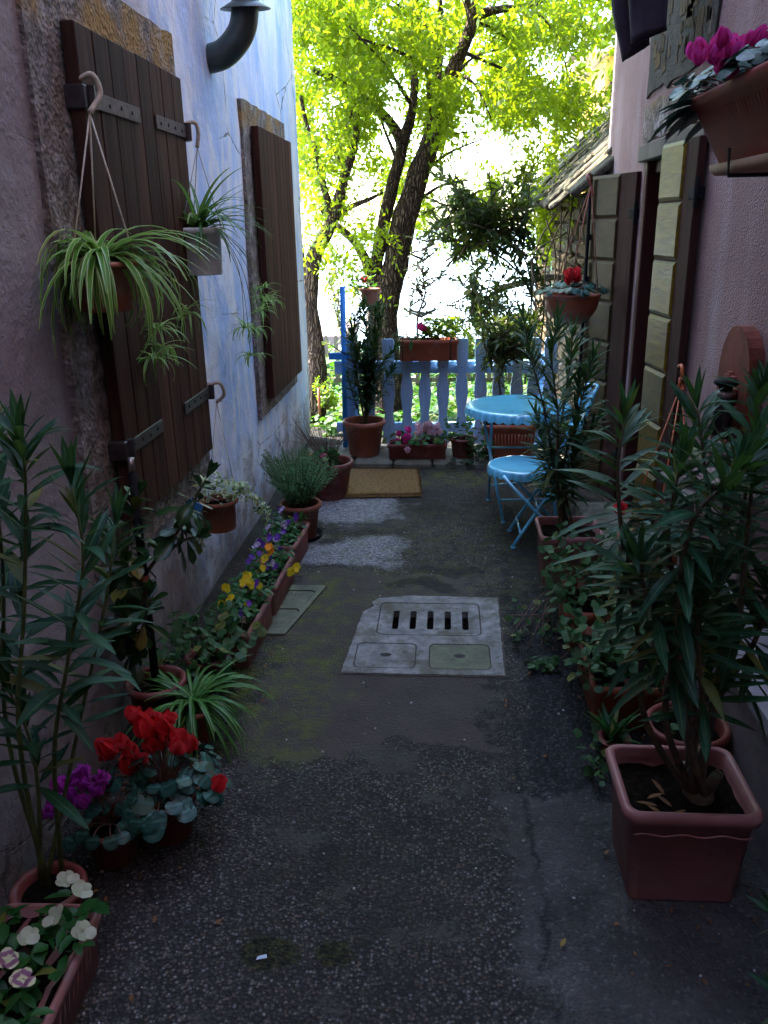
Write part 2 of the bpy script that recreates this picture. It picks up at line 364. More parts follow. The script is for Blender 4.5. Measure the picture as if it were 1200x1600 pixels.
    n.bump(n.math('ADD', n.math('MULTIPLY', pd, -1.), n.math('MULTIPLY', n.noise(5, 8, .7), 2.5)), .7, .012)
    M['ground'] = n.done(col, n.ramp(n.noise(3, 5), [(.3, .7), (.7, .95)]), .18)
    n = NT('cover_concrete'); a = n.noise(12, 8, .7)
    col = n.mix(n.ramp(a, [(.35, 0.), (.68, 1.)]), (.11, .105, .10), (.30, .295, .285)); col = n.mix(n.math('MULTIPLY', n.ramp(n.noise(5, 8, .75), [(.48, 0.), (.60, 1.)]), .75), col, (.085, .078, .045)); col = n.mix(n.math('MULTIPLY', n.ramp(n.noise(26, 6, .7), [(.58, 0.), (.66, 1.)]), .6), col, (.05, .045, .04))
    n.bump(n.noise(90, 4, .7), .5, .004); M['cover'] = n.done(col, .85, .3)
    n = NT('cover_mossy'); col = n.mix(n.ramp(n.noise(9, 8, .7), [(.35, 0.), (.65, 1.)]), (.075, .08, .06), (.16, .165, .10))
    n.bump(n.noise(90, 4, .7), .5, .004); M['coverm'] = n.done(col, .8, .3)
    M['soil'] = m_simple('soil', (.026, .017, .012), (.007, .005, .004), 60, .98, 1, .02, spec=.05, grime=((.02, .015, .01), .5, (.14, .11, .08)))
    n = NT('garden_soil'); col = n.mix(n.noise(3, 6), (.05, .045, .02), (.07, .11, .02)); M['gsoil'] = n.done(col, .95, .2)
    M['terra'] = m_simple('terracotta', (.36, .115, .065), (.24, .075, .045), 5, .55, .25, .002, grime=((.34, .27, .24), .38, (.05, .04, .03)), spec=.25)
    M['terra2'] = m_simple('terracotta_plastic', (.36, .15, .14), (.27, .11, .10), 4, .42, .15, .001, grime=((.34, .27, .24), .38, (.05, .04, .03)), spec=.25)
    M['terra3'] = m_simple('terracotta_orange', (.38, .10, .05), (.26, .07, .035), 5, .45, .15, .001, grime=((.34, .27, .24), .38, (.05, .04, .03)), spec=.25)
    M['terradk'] = m_simple('terracotta_dark', (.20, .045, .035), (.13, .03, .025), 5, .5, .2, .002, grime=((.34, .27, .24), .38, (.05, .04, .03)), spec=.25)
    M['terrapurple'] = m_simple('dark_red_plastic', (.24, .026, .02), (.17, .018, .015), 5, .7, .1, .001, spec=.15)
    M['whitepot'] = m_simple('cream_plastic', (.78, .77, .76), (.66, .65, .64), 5, .4, .05, .001)
    M['shutter'] = m_wood('brown_shutter_wood', (.105, .049, .033), (.022, .009, .007), 'z', .75, 6, .5, .12)
    M['shutter2'] = m_wood('brown_shutter_wood_far', (.11, .044, .033), (.028, .010, .009), 'z', .75, 6, .5, .12)
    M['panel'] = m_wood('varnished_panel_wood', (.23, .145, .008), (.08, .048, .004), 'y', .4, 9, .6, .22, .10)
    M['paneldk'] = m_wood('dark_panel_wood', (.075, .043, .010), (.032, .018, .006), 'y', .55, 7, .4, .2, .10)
    M['panelstile'] = m_wood('dark_stile_wood', (.09, .035, .028), (.04, .016, .013), 'z', .7, 6, .3, .12)
    M['frame'] = m_wood('door_frame_wood', (.10, .028, .022), (.05, .014, .012), 'z', .6, 5, .2, .2)
    M['greywood'] = m_wood('weathered_grey_wood', (.22, .18, .15), (.11, .09, .075), 'z', .8, 5, .5)
    M['iron'] = m_simple('old_iron', (.075, .068, .075), (.045, .035, .035), 25, .42, .5, .003, .6)
    M['rust'] = m_simple('rusty_iron', (.13, .085, .08), (.07, .04, .04), 40, .65, .8, .004, .4)
    M['hole'] = m_simple('nail_head', (.02, .016, .015), None, 20, .8)
    M['black'] = m_simple('black_paint', (.012, .012, .014), None, 10, .7, .1, .001, spec=.15)
    M['flue'] = m_simple('dark_green_metal', (.055, .075, .068), (.035, .045, .042), 9, .35, .3, .002, .3)
    M['rope'] = m_simple('cream_rope', (.55, .48, .38), (.38, .31, .23), 90, .8, .6, .003)
    M['cordred'] = m_simple('red_cord', (.36, .07, .05), None, 50, .5)
    M['cordor'] = m_simple('orange_plastic', (.62, .12, .03), None, 30, .4)
    M['wire'] = m_simple('grey_wire', (.35, .33, .32), None, 30, .6)
    M['bluefence'] = m_painted_wood('blue_white_fence_paint', (.36, .60, .92), (.22, .20, .22))
    M['bluefencex'] = m_painted_wood('blue_white_rail_paint', (.36, .60, .92), (.22, .20, .22), 'x')
    M['bluepole'] = m_painted_wood('blue_pole_paint', (.03, .29, .85), (.10, .16, .30))
    M['table'] = m_simple('pale_blue_enamel', (.17, .70, .97), (.15, .66, .96), 3, .25, .05, .001, spec=1.0, grime=((.09, .45, .68), .5, (.20, .20, .17)))
    for nd in M['table'].node_tree.nodes:
        if nd.type == 'BSDF_PRINCIPLED': nd.inputs['Coat Weight'].default_value = 1; nd.inputs['Coat Roughness'].default_value = .06; nd.inputs['Coat IOR'].default_value = 1.7
    M['mat'] = m_simple('coir', (.27, .15, .045), (.15, .08, .022), 60, .95, 1, .01, stretch=(1, .25, 1))
    M['ledge'] = m_simple('ledge_stone', (.20, .19, .15), (.09, .09, .055), 9, .9, .8, .015)
    M['bark'] = None
    n = NT('bark'); uv = n.n('ShaderNodeUVMap').outputs[0]; v = n.mapv((1, 1, .13)); dv = n.n('ShaderNodeVectorMath', operation='ADD'); nz_ = n.n('ShaderNodeTexNoise'); nz_.inputs['Scale'].default_value = 7; n.l(n.pos, nz_.inputs[0]); sc_ = n.n('ShaderNodeVectorMath', operation='SCALE'); sc_.inputs[3].default_value = .09; n.l(nz_.outputs[1], sc_.inputs[0]); n.l(v, dv.inputs[0]); n.l(sc_.outputs[0], dv.inputs[1]); v = dv.outputs[0]; a = n.vor(38, 'DISTANCE_TO_EDGE', v); g = n.noise(20, 8, .7, v, .5)
    h = n.math('ADD', n.ramp(a, [(0., 0.), (.3, 1.)]), g); col = n.mix(n.ramp(n.math('MULTIPLY', h, .5), [(.3, 0.), (.75, 1.)]), (.035, .022, .016), (.17, .115, .085))
    n.bump(h, 1., .04); M['bark'] = n.done(col, .95, .15)
    M['stemw'] = m_simple('woody_stem', (.13, .095, .055), (.055, .042, .025), 30, .8, .6, .003)
    M['stemg'] = m_simple('green_stem', (.10, .14, .03), (.06, .07, .02), 30, .5, .2, .001)
    M['stemr'] = m_simple('reddish_stem', (.17, .07, .05), (.10, .05, .03), 30, .5, .2, .001)
    M['twig'] = m_simple('dry_twig', (.16, .10, .065), (.09, .055, .035), 30, .9, .4, .002)
    M['oleander'] = m_leaf('oleander_leaf', (.006, .042, .024), (.018, .080, .034), .5, .18, ((.09, .20, .08), .05), tcol=(.12, .26, .03), spec=.18)
    M['oleback'] = m_leaf('shrub_leaf', (.016, .05, .014), (.06, .10, .02), .45, .3, ((.08, .12, .04), .05), tcol=(.16, .22, .015))
    M['spider'] = m_leaf('spider_plant_leaf', (.06, .22, .02), (.13, .32, .035), .38, .3, None, ((.60, .72, .30), .36), tcol=(.3, .5, .1))
    M['spidermid'] = m_leaf('spider_plant_leaf_dark', (.02, .11, .015), (.045, .18, .025), .42, .25, ((.28, .44, .15), .10), tcol=(.25, .45, .08))
    M['cyclleaf'] = m_leaf('cyclamen_leaf', (.004, .036, .026), (.009, .060, .042), .42, .08, ((.05, .16, .12), .10), spec=.3, aged=.15, marb=(.05, .12, .09))
    M['greens'] = m_leaf('green_leaf', (.009, .075, .012), (.03, .13, .020), .45, .2)
    M['geran'] = m_leaf('geranium_leaf', (.012, .075, .018), (.035, .12, .03), .55, .2, ((.07, .09, .03), .1))
    M['pitt'] = m_leaf('thick_leaf', (.008, .036, .010), (.022, .066, .014), .28, .12, ((.07, .12, .04), .05))
    M['varieg'] = m_leaf('variegated_leaf', (.09, .20, .06), (.15, .28, .08), .45, .2, None, ((.66, .66, .42), .26))
    M['rosem'] = m_leaf('rosemary_leaf', (.09, .25, .11), (.16, .36, .15), .6, .12)
    M['treeleaf'] = m_leaf('tree_leaf', (.03, .09, .008), (.14, .20, .012), .5, .55, tcol=(.48, .62, .01))
    M['garden'] = m_leaf('garden_leaf', (.015, .07, .008), (.045, .15, .016), .55, .25, tcol=(.12, .32, .012))
    M['gardeny'] = m_leaf('garden_leaf_yellow', (.07, .16, .012), (.16, .25, .02), .5, .42, tcol=(.36, .52, .015))
    def petal(nm, a, b, t=.25, mid=None): M[nm] = m_leaf(nm, a, b, .55, t, mid, spec=.2, aged=0)
    petal('red', (.50, .004, .012), (.95, .05, .06)); petal('magenta', (.50, .01, .18), (.90, .08, .38)); petal('purple', (.30, .01, .24), (.68, .07, .55))
    petal('pink', (.75, .35, .50), (.90, .62, .72)); petal('hotpink', (.75, .03, .22), (.85, .08, .32)); petal('yellow', (.80, .55, .02), (.90, .68, .04)); petal('orange', (.85, .24, .01), (.9, .36, .02))
    petal('violet', (.10, .03, .26), (.20, .06, .40)); petal('white', (.42, .46, .28), (.66, .66, .50)); petal('creamp', (.66, .64, .36), (.74, .72, .46), .2, ((.22, .02, .16), .26)); petal('whitev', (.62, .58, .72), (.7, .66, .8), .2, ((.2, .03, .2), .22))
    M['cloth'] = m_simple('dark_cloth', (.045, .030, .050), (.022, .014, .026), 9, .9, .4, .006)
    M['orangew'] = m_simple('orange_plaster', (.62, .34, .06), (.52, .27, .05), 2, .85, .2, .01)
    M['creamw'] = m_simple('cream_plaster', (.62, .52, .38), None, 2, .85, .2, .01)
    M['glassdk'] = m_simple('dark_window', (.02, .02, .024), None, 3, .12, .02, .001)
    M['sea'] = None
    n = NT('sea'); n.bump(n.noise(.25, 6, .6, n.mapv((1, 3, 1))), .6, .6); M['sea'] = n.done((.22, .28, .32), .22, .8)
    M['pinkst'] = m_simple('pink_stone', (.34, .22, .21), (.22, .14, .13), 8, .7, .3, .004)
    M['carved'] = m_simple('carved_terracotta', (.28, .085, .055), (.15, .045, .035), 7, .6, .5, .004, spec=.1)
    M['coping'] = m_simple('pale_coping', (.40, .38, .42), (.26, .24, .27), 10, .7, .4, .004)
    M['plinth'] = m_simple('grey_plinth', (.20, .17, .175), (.12, .10, .105), 5, .85, .5, .006)
    M['chrome'] = m_simple('worn_chrome', (.45, .43, .42), (.3, .28, .27), 20, .3, .2, .002, .9)
    M['bluetag'] = m_simple('blue_plastic', (.05, .30, .72), None, 10, .3, .05, .001)
    M['dryleaf'] = m_leaf('dry_leaf', (.12, .05, .02), (.2, .09, .03), .8, .1)
    n = NT('grit_stone'); M['gritm'] = n.done(n.ramp(n.geo.outputs['Random Per Island'], [(0, (.05, .045, .05)), (.6, (.16, .14, .13)), (1, (.42, .40, .38))]), .9, .2)
    M['paper'] = m_simple('paper', (.55, .62, .72), None, 20, .7)
mk()
# profiles
lance = lambda t: (math.sin(PI*min(1, max(0, t))**.85))**.9 if 0 < t < 1 else 0.02
strap = lambda t: (1-.85*t**2.2)*(.75+.25*min(1, t*4))
obov = lambda t: max(.03, (math.sin(PI*t**1.9))**.6) if t < .999 else .05
oval = lambda t: max(.03, math.sin(PI*t)**.7) if 0 < t < 1 else .05
heart = lambda a: .62*(1.0+.28*math.cos(a)+.0)*(1-.55*math.exp(-((abs(a-PI))/.35)**2))
heartr = lambda a: heart(a % (2*PI))
ger = lambda a: (.8+.10*abs(math.sin(2.5*a)))*(1-.4*math.exp(-((abs((a % (2*PI))-PI))/.3)**2))
petr = lambda a: .75+.25*math.cos(a)
def rnd(a, b): return R.uniform(a, b)
def rv(): 
    while 1:
        v = V((rnd(-1, 1), rnd(-1, 1), rnd(-1, 1)))
        if .01 < v.length < 1: return v.normalized()
UP = V((0, 0, 1))
def curve(pts, n=8):
    pts = [V(p) for p in pts]; out = []
    if len(pts) < 3:
        return [pts[0].lerp(pts[-1], i/n) for i in range(n+1)]
    P = [pts[0]*2-pts[1]]+pts+[pts[-1]*2-pts[-2]]
    for i in range(1, len(P)-2):
        for k in range(n):
            t = k/n; a, b, c, d = P[i-1], P[i], P[i+1], P[i+2]
            out.append(.5*((2*b)+(c-a)*t+(2*a-5*b+4*c-d)*t*t+(3*b-a-3*c+d)*t**3))
    out.append(pts[-1]); return out

# ================================================================== SETTING
def plate(mb, outer, holes, z0, z1, M4=None):      # polygon with holes, thickened
    import bmesh
    bm = bmesh.new(); loops = []
    for lp in [outer]+holes:
        vs = [bm.verts.new((x, y, z1)) for x, y in lp]; loops.append(vs)
        for i in range(len(vs)): bm.edges.new((vs[i], vs[(i+1) % len(vs)]))
    bmesh.ops.triangle_fill(bm, use_beauty=True, use_dissolve=False, edges=bm.edges[:], normal=(0, 0, 1))
    bm.normal_update(); bm.verts.index_update()
    vs = [v.co.copy() for v in bm.verts]; fs = [tuple(v.index for v in (f.verts if f.normal.z > 0 else reversed(f.verts))) for f in bm.faces]
    n = len(vs); allv = vs+[V((v.x, v.y, z0)) for v in vs]
    if M4 is not None: allv = [M4 @ v for v in allv]
    sides = []; k = 0
    for lp in [outer]+holes:
        m = len(lp)
        for i in range(m): sides.append((k+i, k+(i+1) % m, k+(i+1) % m+n, k+i+n))
        k += m
    mb.add(allv, fs+[tuple(i+n for i in reversed(f)) for f in fs]+sides); bm.free()
def rrect(x0, x1, y0, y1, r, n=5):
    o = []
    for cx, cy, a0 in ((x1-r, y1-r, 0), (x0+r, y1-r, 90), (x0+r, y0+r, 180), (x1-r, y0+r, 270)):
        for k in range(n+1): a = math.radians(a0+90*k/n); o.append((cx+r*math.cos(a), cy+r*math.sin(a)))
    return o
def densify(p, st=.035):
    o = []
    for i in range(len(p)):
        a = V((*p[i], 0)); c = V((*p[(i+1) % len(p)], 0)); n = max(1, int((c-a).length/st))
        o += [tuple(a.lerp(c, k/n).xy) for k in range(n)]
    return o
def ragged(y0, y1, z0, z1, a=.012, st=.07):
    o = []
    def seg(p, q):
        n = max(2, int((V(q)-V(p)).length/st))
        for k in range(n):
            v = V(p).lerp(V(q), k/n); o.append((v.x+a*noise.noise(V((v.x*9, v.y*9, 3))), v.y+a*noise.noise(V((v.x*9, v.y*9, 8)))))
    seg((y0, z0), (y1, z0)); seg((y1, z0), (y1, z1)); seg((y1, z1), (y0, z1)); seg((y0, z1), (y0, z0)); return o
# alley floor with a real drain pit under the grating
g = MB(); px0, px1, py0, py1 = -.28, .14, 3.47, 3.72
plate(g, [(-1.6, -6), (1.6, -6), (1.6, 7.6), (-1.6, 7.6)], [[(px0, py0), (px1, py0), (px1, py1), (px0, py1)]], -.02, 0)
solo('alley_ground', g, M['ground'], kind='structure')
g = MB(); plate(g, [(px0-.03, py0-.03), (px1+.03, py0-.03), (px1+.03, py1+.03), (px0-.03, py1+.03)], [[(px0, py0), (px1, py0), (px1, py1), (px0, py1)]], -.45, -.025); g.box(((px0+px1)/2, (py0+py1)/2, -.47), (px1-px0+.06, py1-py0+.06, .03))
solo('drain_pit', g, M['mortar'], kind='structure')
# garden slope, sea
g = MB(); nx, ny = 60, 60; vs = []
def gh(x, y):
    b = -.06 if y < 7.7 else -.06-.09*(y-7.7)
    if y > 15: b -= (y-15)**1.35*.55
    return b+.05*noise.noise(V((x*.8, y*.8, 0))) if y > 7.7 else b
for j in range(ny+1):
    for i in range(nx+1):
        x = -45+90*i/nx if True else 0; x = (abs(i/nx*2-1)**2.0)*(1 if i*2 > nx else -1)*45; y = 6.9+(j/ny)**2.2*45
        vs.append(V((x, y, gh(x, y))))
g.add(vs, [(j*(nx+1)+i, j*(nx+1)+i+1, (j+1)*(nx+1)+i+1, (j+1)*(nx+1)+i) for j in range(ny) for i in range(nx)])
solo('garden_ground', g, M['gsoil'], kind='structure', smooth=True)
g = MB(); g.add([(-2500, 30, -30), (2500, 30, -30), (2500, 4500, -30), (-2500, 4500, -30)], [(0, 1, 2, 3)]); solo('sea', g, M['sea'], kind='structure')
g = MB(); g.add([(-2500, -300, -31), (2500, -300, -31), (2500, 60, -31), (-2500, 60, -31)], [(0, 1, 2, 3)]); solo('terrain', g, M['gsoil'], kind='structure')

# raised stone ledge below the fence
g = MB(); x = -1.15
while x < .95:
    L = rnd(.28, .75); L = min(L, .97-x); g.bbox((x+L/2, 6.48+rnd(-.01, .01), .015), (L-.012, .52, .085+rnd(-.01, .012)), .022); x += L
solo('stone_ledge', g, M['ledge'], kind='structure')

# drain cover slab: one thing, with grating and two lids
t = thing('drain_cover', 'pale concrete slab with slotted grating and two square lids let into the alley floor', 'drain cover', (-.08, 3.45, 0))
sl_o = [(-.435, 3.09), (.255, 3.09), (.27, 3.86), (-.19, 3.87), (-.33, 3.835), (-.36, 3.79), (-.345, 3.74), (-.395, 3.68)]
h1 = rrect(-.315, .175, 3.44, 3.785, .035); l1 = rrect(-.39, -.12, 3.135, 3.36, .03); l2 = rrect(-.065, .205, 3.135, 3.36, .03)
b = MB(); plate(b, [(-.08+(x+.08)*1.025+.010*noise.noise(V((x*11, y*11, 1))), 3.47+(y-3.47)*1.03+.010*noise.noise(V((x*13, y*13, 5)))) for x, y in densify(sl_o)], [ragged(px0, px1, py0, py1, .0, .1)], -.01, .003); part('joint_dirt', b, M['mortar'], t)
b = MB(); plate(b, [(x+.006*noise.noise(V((x*23, y*23, 0))), y+.006*noise.noise(V((x*23, y*23, 4)))) for x, y in densify(sl_o)], [h1, l1, l2], -.004, .006); part('slab', b, M['cover'], t)
def inset(p, d):
    cx = sum(a for a, _ in p)/len(p); cy = sum(a for _, a in p)/len(p); hx = max(a for a, _ in p)-cx; hy = max(a for _, a in p)-cy
    return [(cx+(a-cx)*(hx-d)/hx, cy+(c-cy)*(hy-d)/hy) for a, c in p]
b = MB(); slots = [rrect(-.245+k*.083, -.215+k*.083, 3.50, 3.695, .012, 3) for k in range(5)]
plate(b, inset(h1, .006), slots, -.03, .005); part('grating', b, M['cover'], t)
for lp in (l1, l2):
    b = MB(); plate(b, inset(lp, .006), [], .001, .005); ld = part('lid', b, M['coverm'] if lp is l2 else M['cover'], t)
    b = MB(); cx = sum(a for a, _ in lp)/len(lp); b.lathe([(.0001, 0), (.017, 0), (.02, .002), (.0001, .0021)], (cx, 3.25, .0052), 14, scale=(1.3, .8)); part('lifting_hole', b, M['hole'], ld)
t = thing('inspection_cover', 'mossy concrete cover with two lids half under the flower boxes', 'drain cover', (-.75, 3.7, 0))
o2 = [(-.98, 3.42), (-.735, 3.42), (-.615, 3.97), (-.98, 3.97)]; q1 = [(-.96, 3.48), (-.775, 3.48), (-.745, 3.50), (-.705, 3.66), (-.72, 3.69), (-.96, 3.69)]; q2 = [(-.96, 3.73), (-.715, 3.73), (-.69, 3.75), (-.66, 3.89), (-.68, 3.91), (-.96, 3.91)]
b = MB(); plate(b, o2, [q1, q2], -.004, .012); part('slab', b, M['coverm'], t)
for q in (q1, q2): b = MB(); plate(b, inset(q, .007), [], .001, .008); part('lid', b, M['coverm'], t)

# ------------------------------------------------------------------ left house
XL = -1.2; HL = 7.5; YL = 7.27
t = thing('plastered_house', 'limewashed house on the left of the alley with closed brown shutters', 'house', (-1.9, 2, 0))
b = MB(); nz, ny = 60, 110; vs = []
for j in range(nz+1):
    for i in range(ny+1):
        y = -6+(YL+6)*i/ny; z = -.1+(HL+.1)*j/nz; f = .012*noise.noise(V((0, y*1.1, z*1.1)))+.005*noise.noise(V((3, y*5, z*5)))
        vs.append(V((XL+f-.012*max(0, 1-z), y, z)))
b.add(vs, [(j*(ny+1)+i, j*(ny+1)+i+1, (j+1)*(ny+1)+i+1, (j+1)*(ny+1)+i) for j in range(nz) for i in range(ny)])
wl = [vs[j*(ny+1)+ny] for j in range(nz+1)]
b.add(wl+[V((-6, YL, p.z)) for p in wl], [(j, j+nz+2, j+nz+1+0, j) if 0 else (j, j+nz+1, j+nz+2, j+1) for j in range(nz)])
b.add([V((-6, -6, HL)), V((XL, -6, HL)), V((XL, YL, HL)), V((-6, YL, HL)), V((-6, -6, -.1)), V((-6, YL, -.1)), V((XL, -6, -.1))], [(0, 1, 2, 3), (4, 0, 3, 5), (4, 6, 1, 0)])
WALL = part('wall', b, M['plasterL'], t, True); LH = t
b = MB(); b.box((-3.5, .6, HL+.08), (5.4, 13.8, .14)); b.box((-3.5, .6, HL+.3), (4.2, 13.2, .3)); part('roof', b, M['slate'], t)
YZ = Matrix(((0, 0, 1, 0), (1, 0, 0, 0), (0, 1, 0, 0), (0, 0, 0, 1)))     # (y,z,x) -> world
def side(X): return Matrix.Translation((X, 0, 0)) @ YZ
def shutter_window(y0, y1, z0, z1, sy0, sy1, sz0, sz1, mat, nb, label_s, hinges):
    b = MB(); plate(b, ragged(y0, y1, z0, z1), [ragged(sy0+.05, sy1-.04, sz0+.05, sz1-.05, .004)], -.04, .022, side(XL)); part('stone_surround', b, M['surround'], LH, label=label_s)
    b = MB(); W = (sy1-sy0)/nb
    for k in range(nb): b.bbox((XL+.052+rnd(-.0015, .0015), sy0+W*(k+.5), (sz0+sz1)/2), (.045, W-.003, sz1-sz0+rnd(-.004, .004)), .004)
    s = part('shutter', b, mat, LH, label=None)
    for (ya, yb, z, near) in hinges:
        b = MB(); b.bbox((XL+.079, (ya+yb)/2, z), (.006, abs(yb-ya), .052), .002); h = part('strap_hinge', b, M['rust'] if z > 1.6 else M['iron'], s)
        e = ya if near else yb
        b = MB(); b.tube([(XL+.085, e, z-.035), (XL+.085, e, z+.035)], .017, 12); b.bbox((XL+.045, e+(-.03 if near else .03), z), (.08, .035, .07), .004); part('hinge_knuckle', b, M['iron'], h) if 0 else None
        kb = b; o = part('hinge_knuckle', kb, M['iron'], s)
        b = MB()
        for k in range(4): yy = ya+(yb-ya)*(k+.6)/4.4; b.lathe([(.0001, .004), (.006, .003), (.007, 0)], (XL+.082, yy, z+rnd(-.006, .006)), 8, Matrix.Rotation(PI/2, 3, 'Y'))
        part('nail', b, M['hole'], s)
    return s
s1 = shutter_window(2.56, 3.97, .62, 2.58, 2.78, 3.86, .78, 2.40, M['shutter'], 8, 'weathered brown stone frame', [(2.82, 3.28, 2.19, True), (3.46, 3.86, 2.19, False), (2.80, 3.17, 1.06, True), (3.47, 3.87, 1.06, False)])
s1['label'] = 'tall near shutter of dark planks with four iron straps'
s2 = shutter_window(5.20, 6.56, .62, 2.50, 5.38, 6.50, .72, 2.37, M['shutter2'], 9, 'grey stone frame round the far shutter', [])
s2['label'] = 'far shutter of narrow reddish brown planks'
# flue elbow
b = MB(); fy = 4.66; pts = curve([(XL+.20, fy, 3.9), (XL+.20, fy, 3.0), (XL+.20, fy, 2.84), (XL+.17, fy, 2.72), (XL+.08, fy, 2.63), (XL-.03, fy, 2.60)], 8); b.tube(pts, .068, 24)
fl = part('flue_pipe', b, M['flue'], t, True)
b = MB(); b.lathe([(.066, .02), (.125, -.012), (.126, -.016), (.066, .01)], (XL+.20, fy, 2.835), 28, Matrix.Rotation(.12, 3, 'X')); part('flue_collar', b, M['flue'], fl, True)

# ------------------------------------------------------------------ right house
XR = 1.08; HR = 7.5; YR = 6.15
t = thing('pink_house', 'pink rendered house on the right with an open panelled door', 'house', (1.9, 2, 0)); RH = t
MR = Matrix(((0, 0, -1, XR), (1, 0, 0, 0), (0, 1, 0, 0), (0, 0, 0, 1)))      # (y,z,depth out into the alley)
b = MB(); dy0, dy1, dz1 = 3.88, 4.98, 2.10
plate(b, [(-6, -.1), (YR, -.1), (YR, HR), (-6, HR)], [[(dy0, .12), (dy1, .12), (dy1, dz1), (dy0, dz1)]], -.35, 0, MR)
b.add([V((XR, YR, -.1)), V((6, YR, -.1)), V((6, YR, HR)), V((XR, YR, HR))], [(0, 1, 2, 3)]); b.add([V((XR, -6, HR)), V((XR, YR, HR)), V((6, YR, HR)), V((6, -6, HR)), V((XR, -6, -.1)), V((6, -6, -.1))], [(0, 1, 2, 3), (4, 0, 3, 5)])
part('wall', b, M['plasterR'], t)
b = MB(); b.box((3.4, .1, HR+.08), (5.2, 12.9, .14)); part('roof', b, M['slate'], t)
b = MB(); b.bbox((XR+.12, (dy0+dy1)/2, dz1+.035), (.30, dy1-dy0+.14, .085), .006); part('lintel', b, M['greywood'], t)
b = MB()
b.bbox((XR+.06, dy1-.035, 1.11), (.13, .07, 1.96), .006); b.bbox((XR+.06, dy0+.035, 1.11), (.13, .07, 1.96), .006); b.bbox((XR+.09, (dy0+dy1)/2, 2.06), (.11, dy1-dy0-.14, .06), .006); part('door_frame', b, M['frame'], t)
b = MB(); b.bbox((XR+.26, (dy0+dy1)/2, 1.1), (.05, dy1-dy0, 1.98), .004); dr = part('inner_door', b, M['frame'], t)
b = MB(); b.bbox((XR+.228, (dy0+dy1)/2, 1.3), (.01, .7, 1.3), .003); part('pane', b, M['glassdk'], dr)
b = MB(); b.bbox((XR-.08, (dy0+dy1)/2, .06), (.34, 1.25, .13), .012); part('doorstep', b, M['ledge'], t)
def door_leaf(hx, hy, fx, fy, z0, z1, n, label, out, pm):
    h = V((hx, hy, 0)); d = V((fx-hx, fy-hy, 0)); W = d.length; d.normalize(); nr = V((d.y, -d.x, 0))*out
    rot = Matrix((d, nr, UP)).transposed(); c = h+d*(W/2)
    b = MB(); b.bbox(c+V((0, 0, (z0+z1)/2)), (W, .035, z1-z0), .004, rot); lf = part('door_leaf', b, M['panelstile'], t, label=label)
    ph = (z1-z0)/n; pw = W*.66; pc = h+d*(W-pw/2-.012)
    b = MB()
    for k in range(n):
        zc = z0+ph*(k+.5); hz = ph/2-.004; o = pc+V((0, 0, zc))
        for rings in [[(pw/2, hz, .018), (pw/2-.001, hz-.002, .020), (pw/2-.010, hz-.016, .028), (.001, .001, .0285)]]:
            vs = []
            for hx_, hz_, dep in rings:
                for sx, sz in ((-1, -1), (1, -1), (1, 1), (-1, 1)): vs.append(o+rot @ V((sx*hx_, dep, sz*hz_)))
            b.add(vs, [(i*4+j, i*4+(j+1) % 4, i*4+4+(j+1) % 4, i*4+4+j) for i in range(3) for j in range(4)])
    part('raised_panel', b, M[pm], lf)
    for zz in (z1-.22, z0+.3):
        b = MB(); b.tube([h+V((-.012, -.01, zz-.06)), h+V((-.012, -.01, zz+.06))], .012, 10); b.bbox(h+d*.02+V((0, 0, zz)), (.07, .045, .05), .003, rot)
        part('hinge', b, M['black'], lf)
    return lf
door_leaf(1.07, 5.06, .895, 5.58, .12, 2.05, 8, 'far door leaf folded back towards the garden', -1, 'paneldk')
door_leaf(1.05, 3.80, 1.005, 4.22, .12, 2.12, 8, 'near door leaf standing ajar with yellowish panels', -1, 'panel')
# exposed rubble patch high in the render and rough band above the door
b = MB(); plate(b, ragged(3.86, 5.05, 2.42, 3.5, .05, .09), [], -.02, .012, MR); part('exposed_stone', b, M['mortar'], t)
b = MB()
for k in range(110):
    y = rnd(3.92, 4.98); z = 2.5+rnd(0, .9); b.bbox((XR+.010, y, z), (.05, rnd(.05, .15), rnd(.06, .16)), .016, Matrix.Rotation(rnd(-.15, .15), 3, 'X'))
part('exposed_rubble', b, M['rubble'], t)
b = MB(); plate(b, ragged(3.72, 5.06, 2.19, 2.37, .02, .06), [], -.02, .012, MR); part('rough_render', b, M['surround'], t)
b = MB(); b.bbox(((.93+XR)/2+.01, -1.4, .2), (XR-.93+.02, 9.2, .42), .01); part('plinth', b, M['plinth'], t)
b = MB(); cp = [(.915, .41), (.915, .455), (XR+.02, .50), (XR+.02, .41)]; Mx = Matrix(((1, 0, 0, 0), (0, 0, -1, 0), (0, 1, 0, 0), (0, 0, 0, 1))); b.prism(cp, -3.21, 6.0, Mx); part('coping', b, M['coping'], t)
# unseen wall added behind the camera to dim the foreground
b = MB(); b.box((0, -3.2, 3.7), (2.5, .4, 7.6)); solo('back_shade_wall', b, M['plasterR'], 'unseen rendered wall added behind the viewer to keep light off the foreground', 'house')

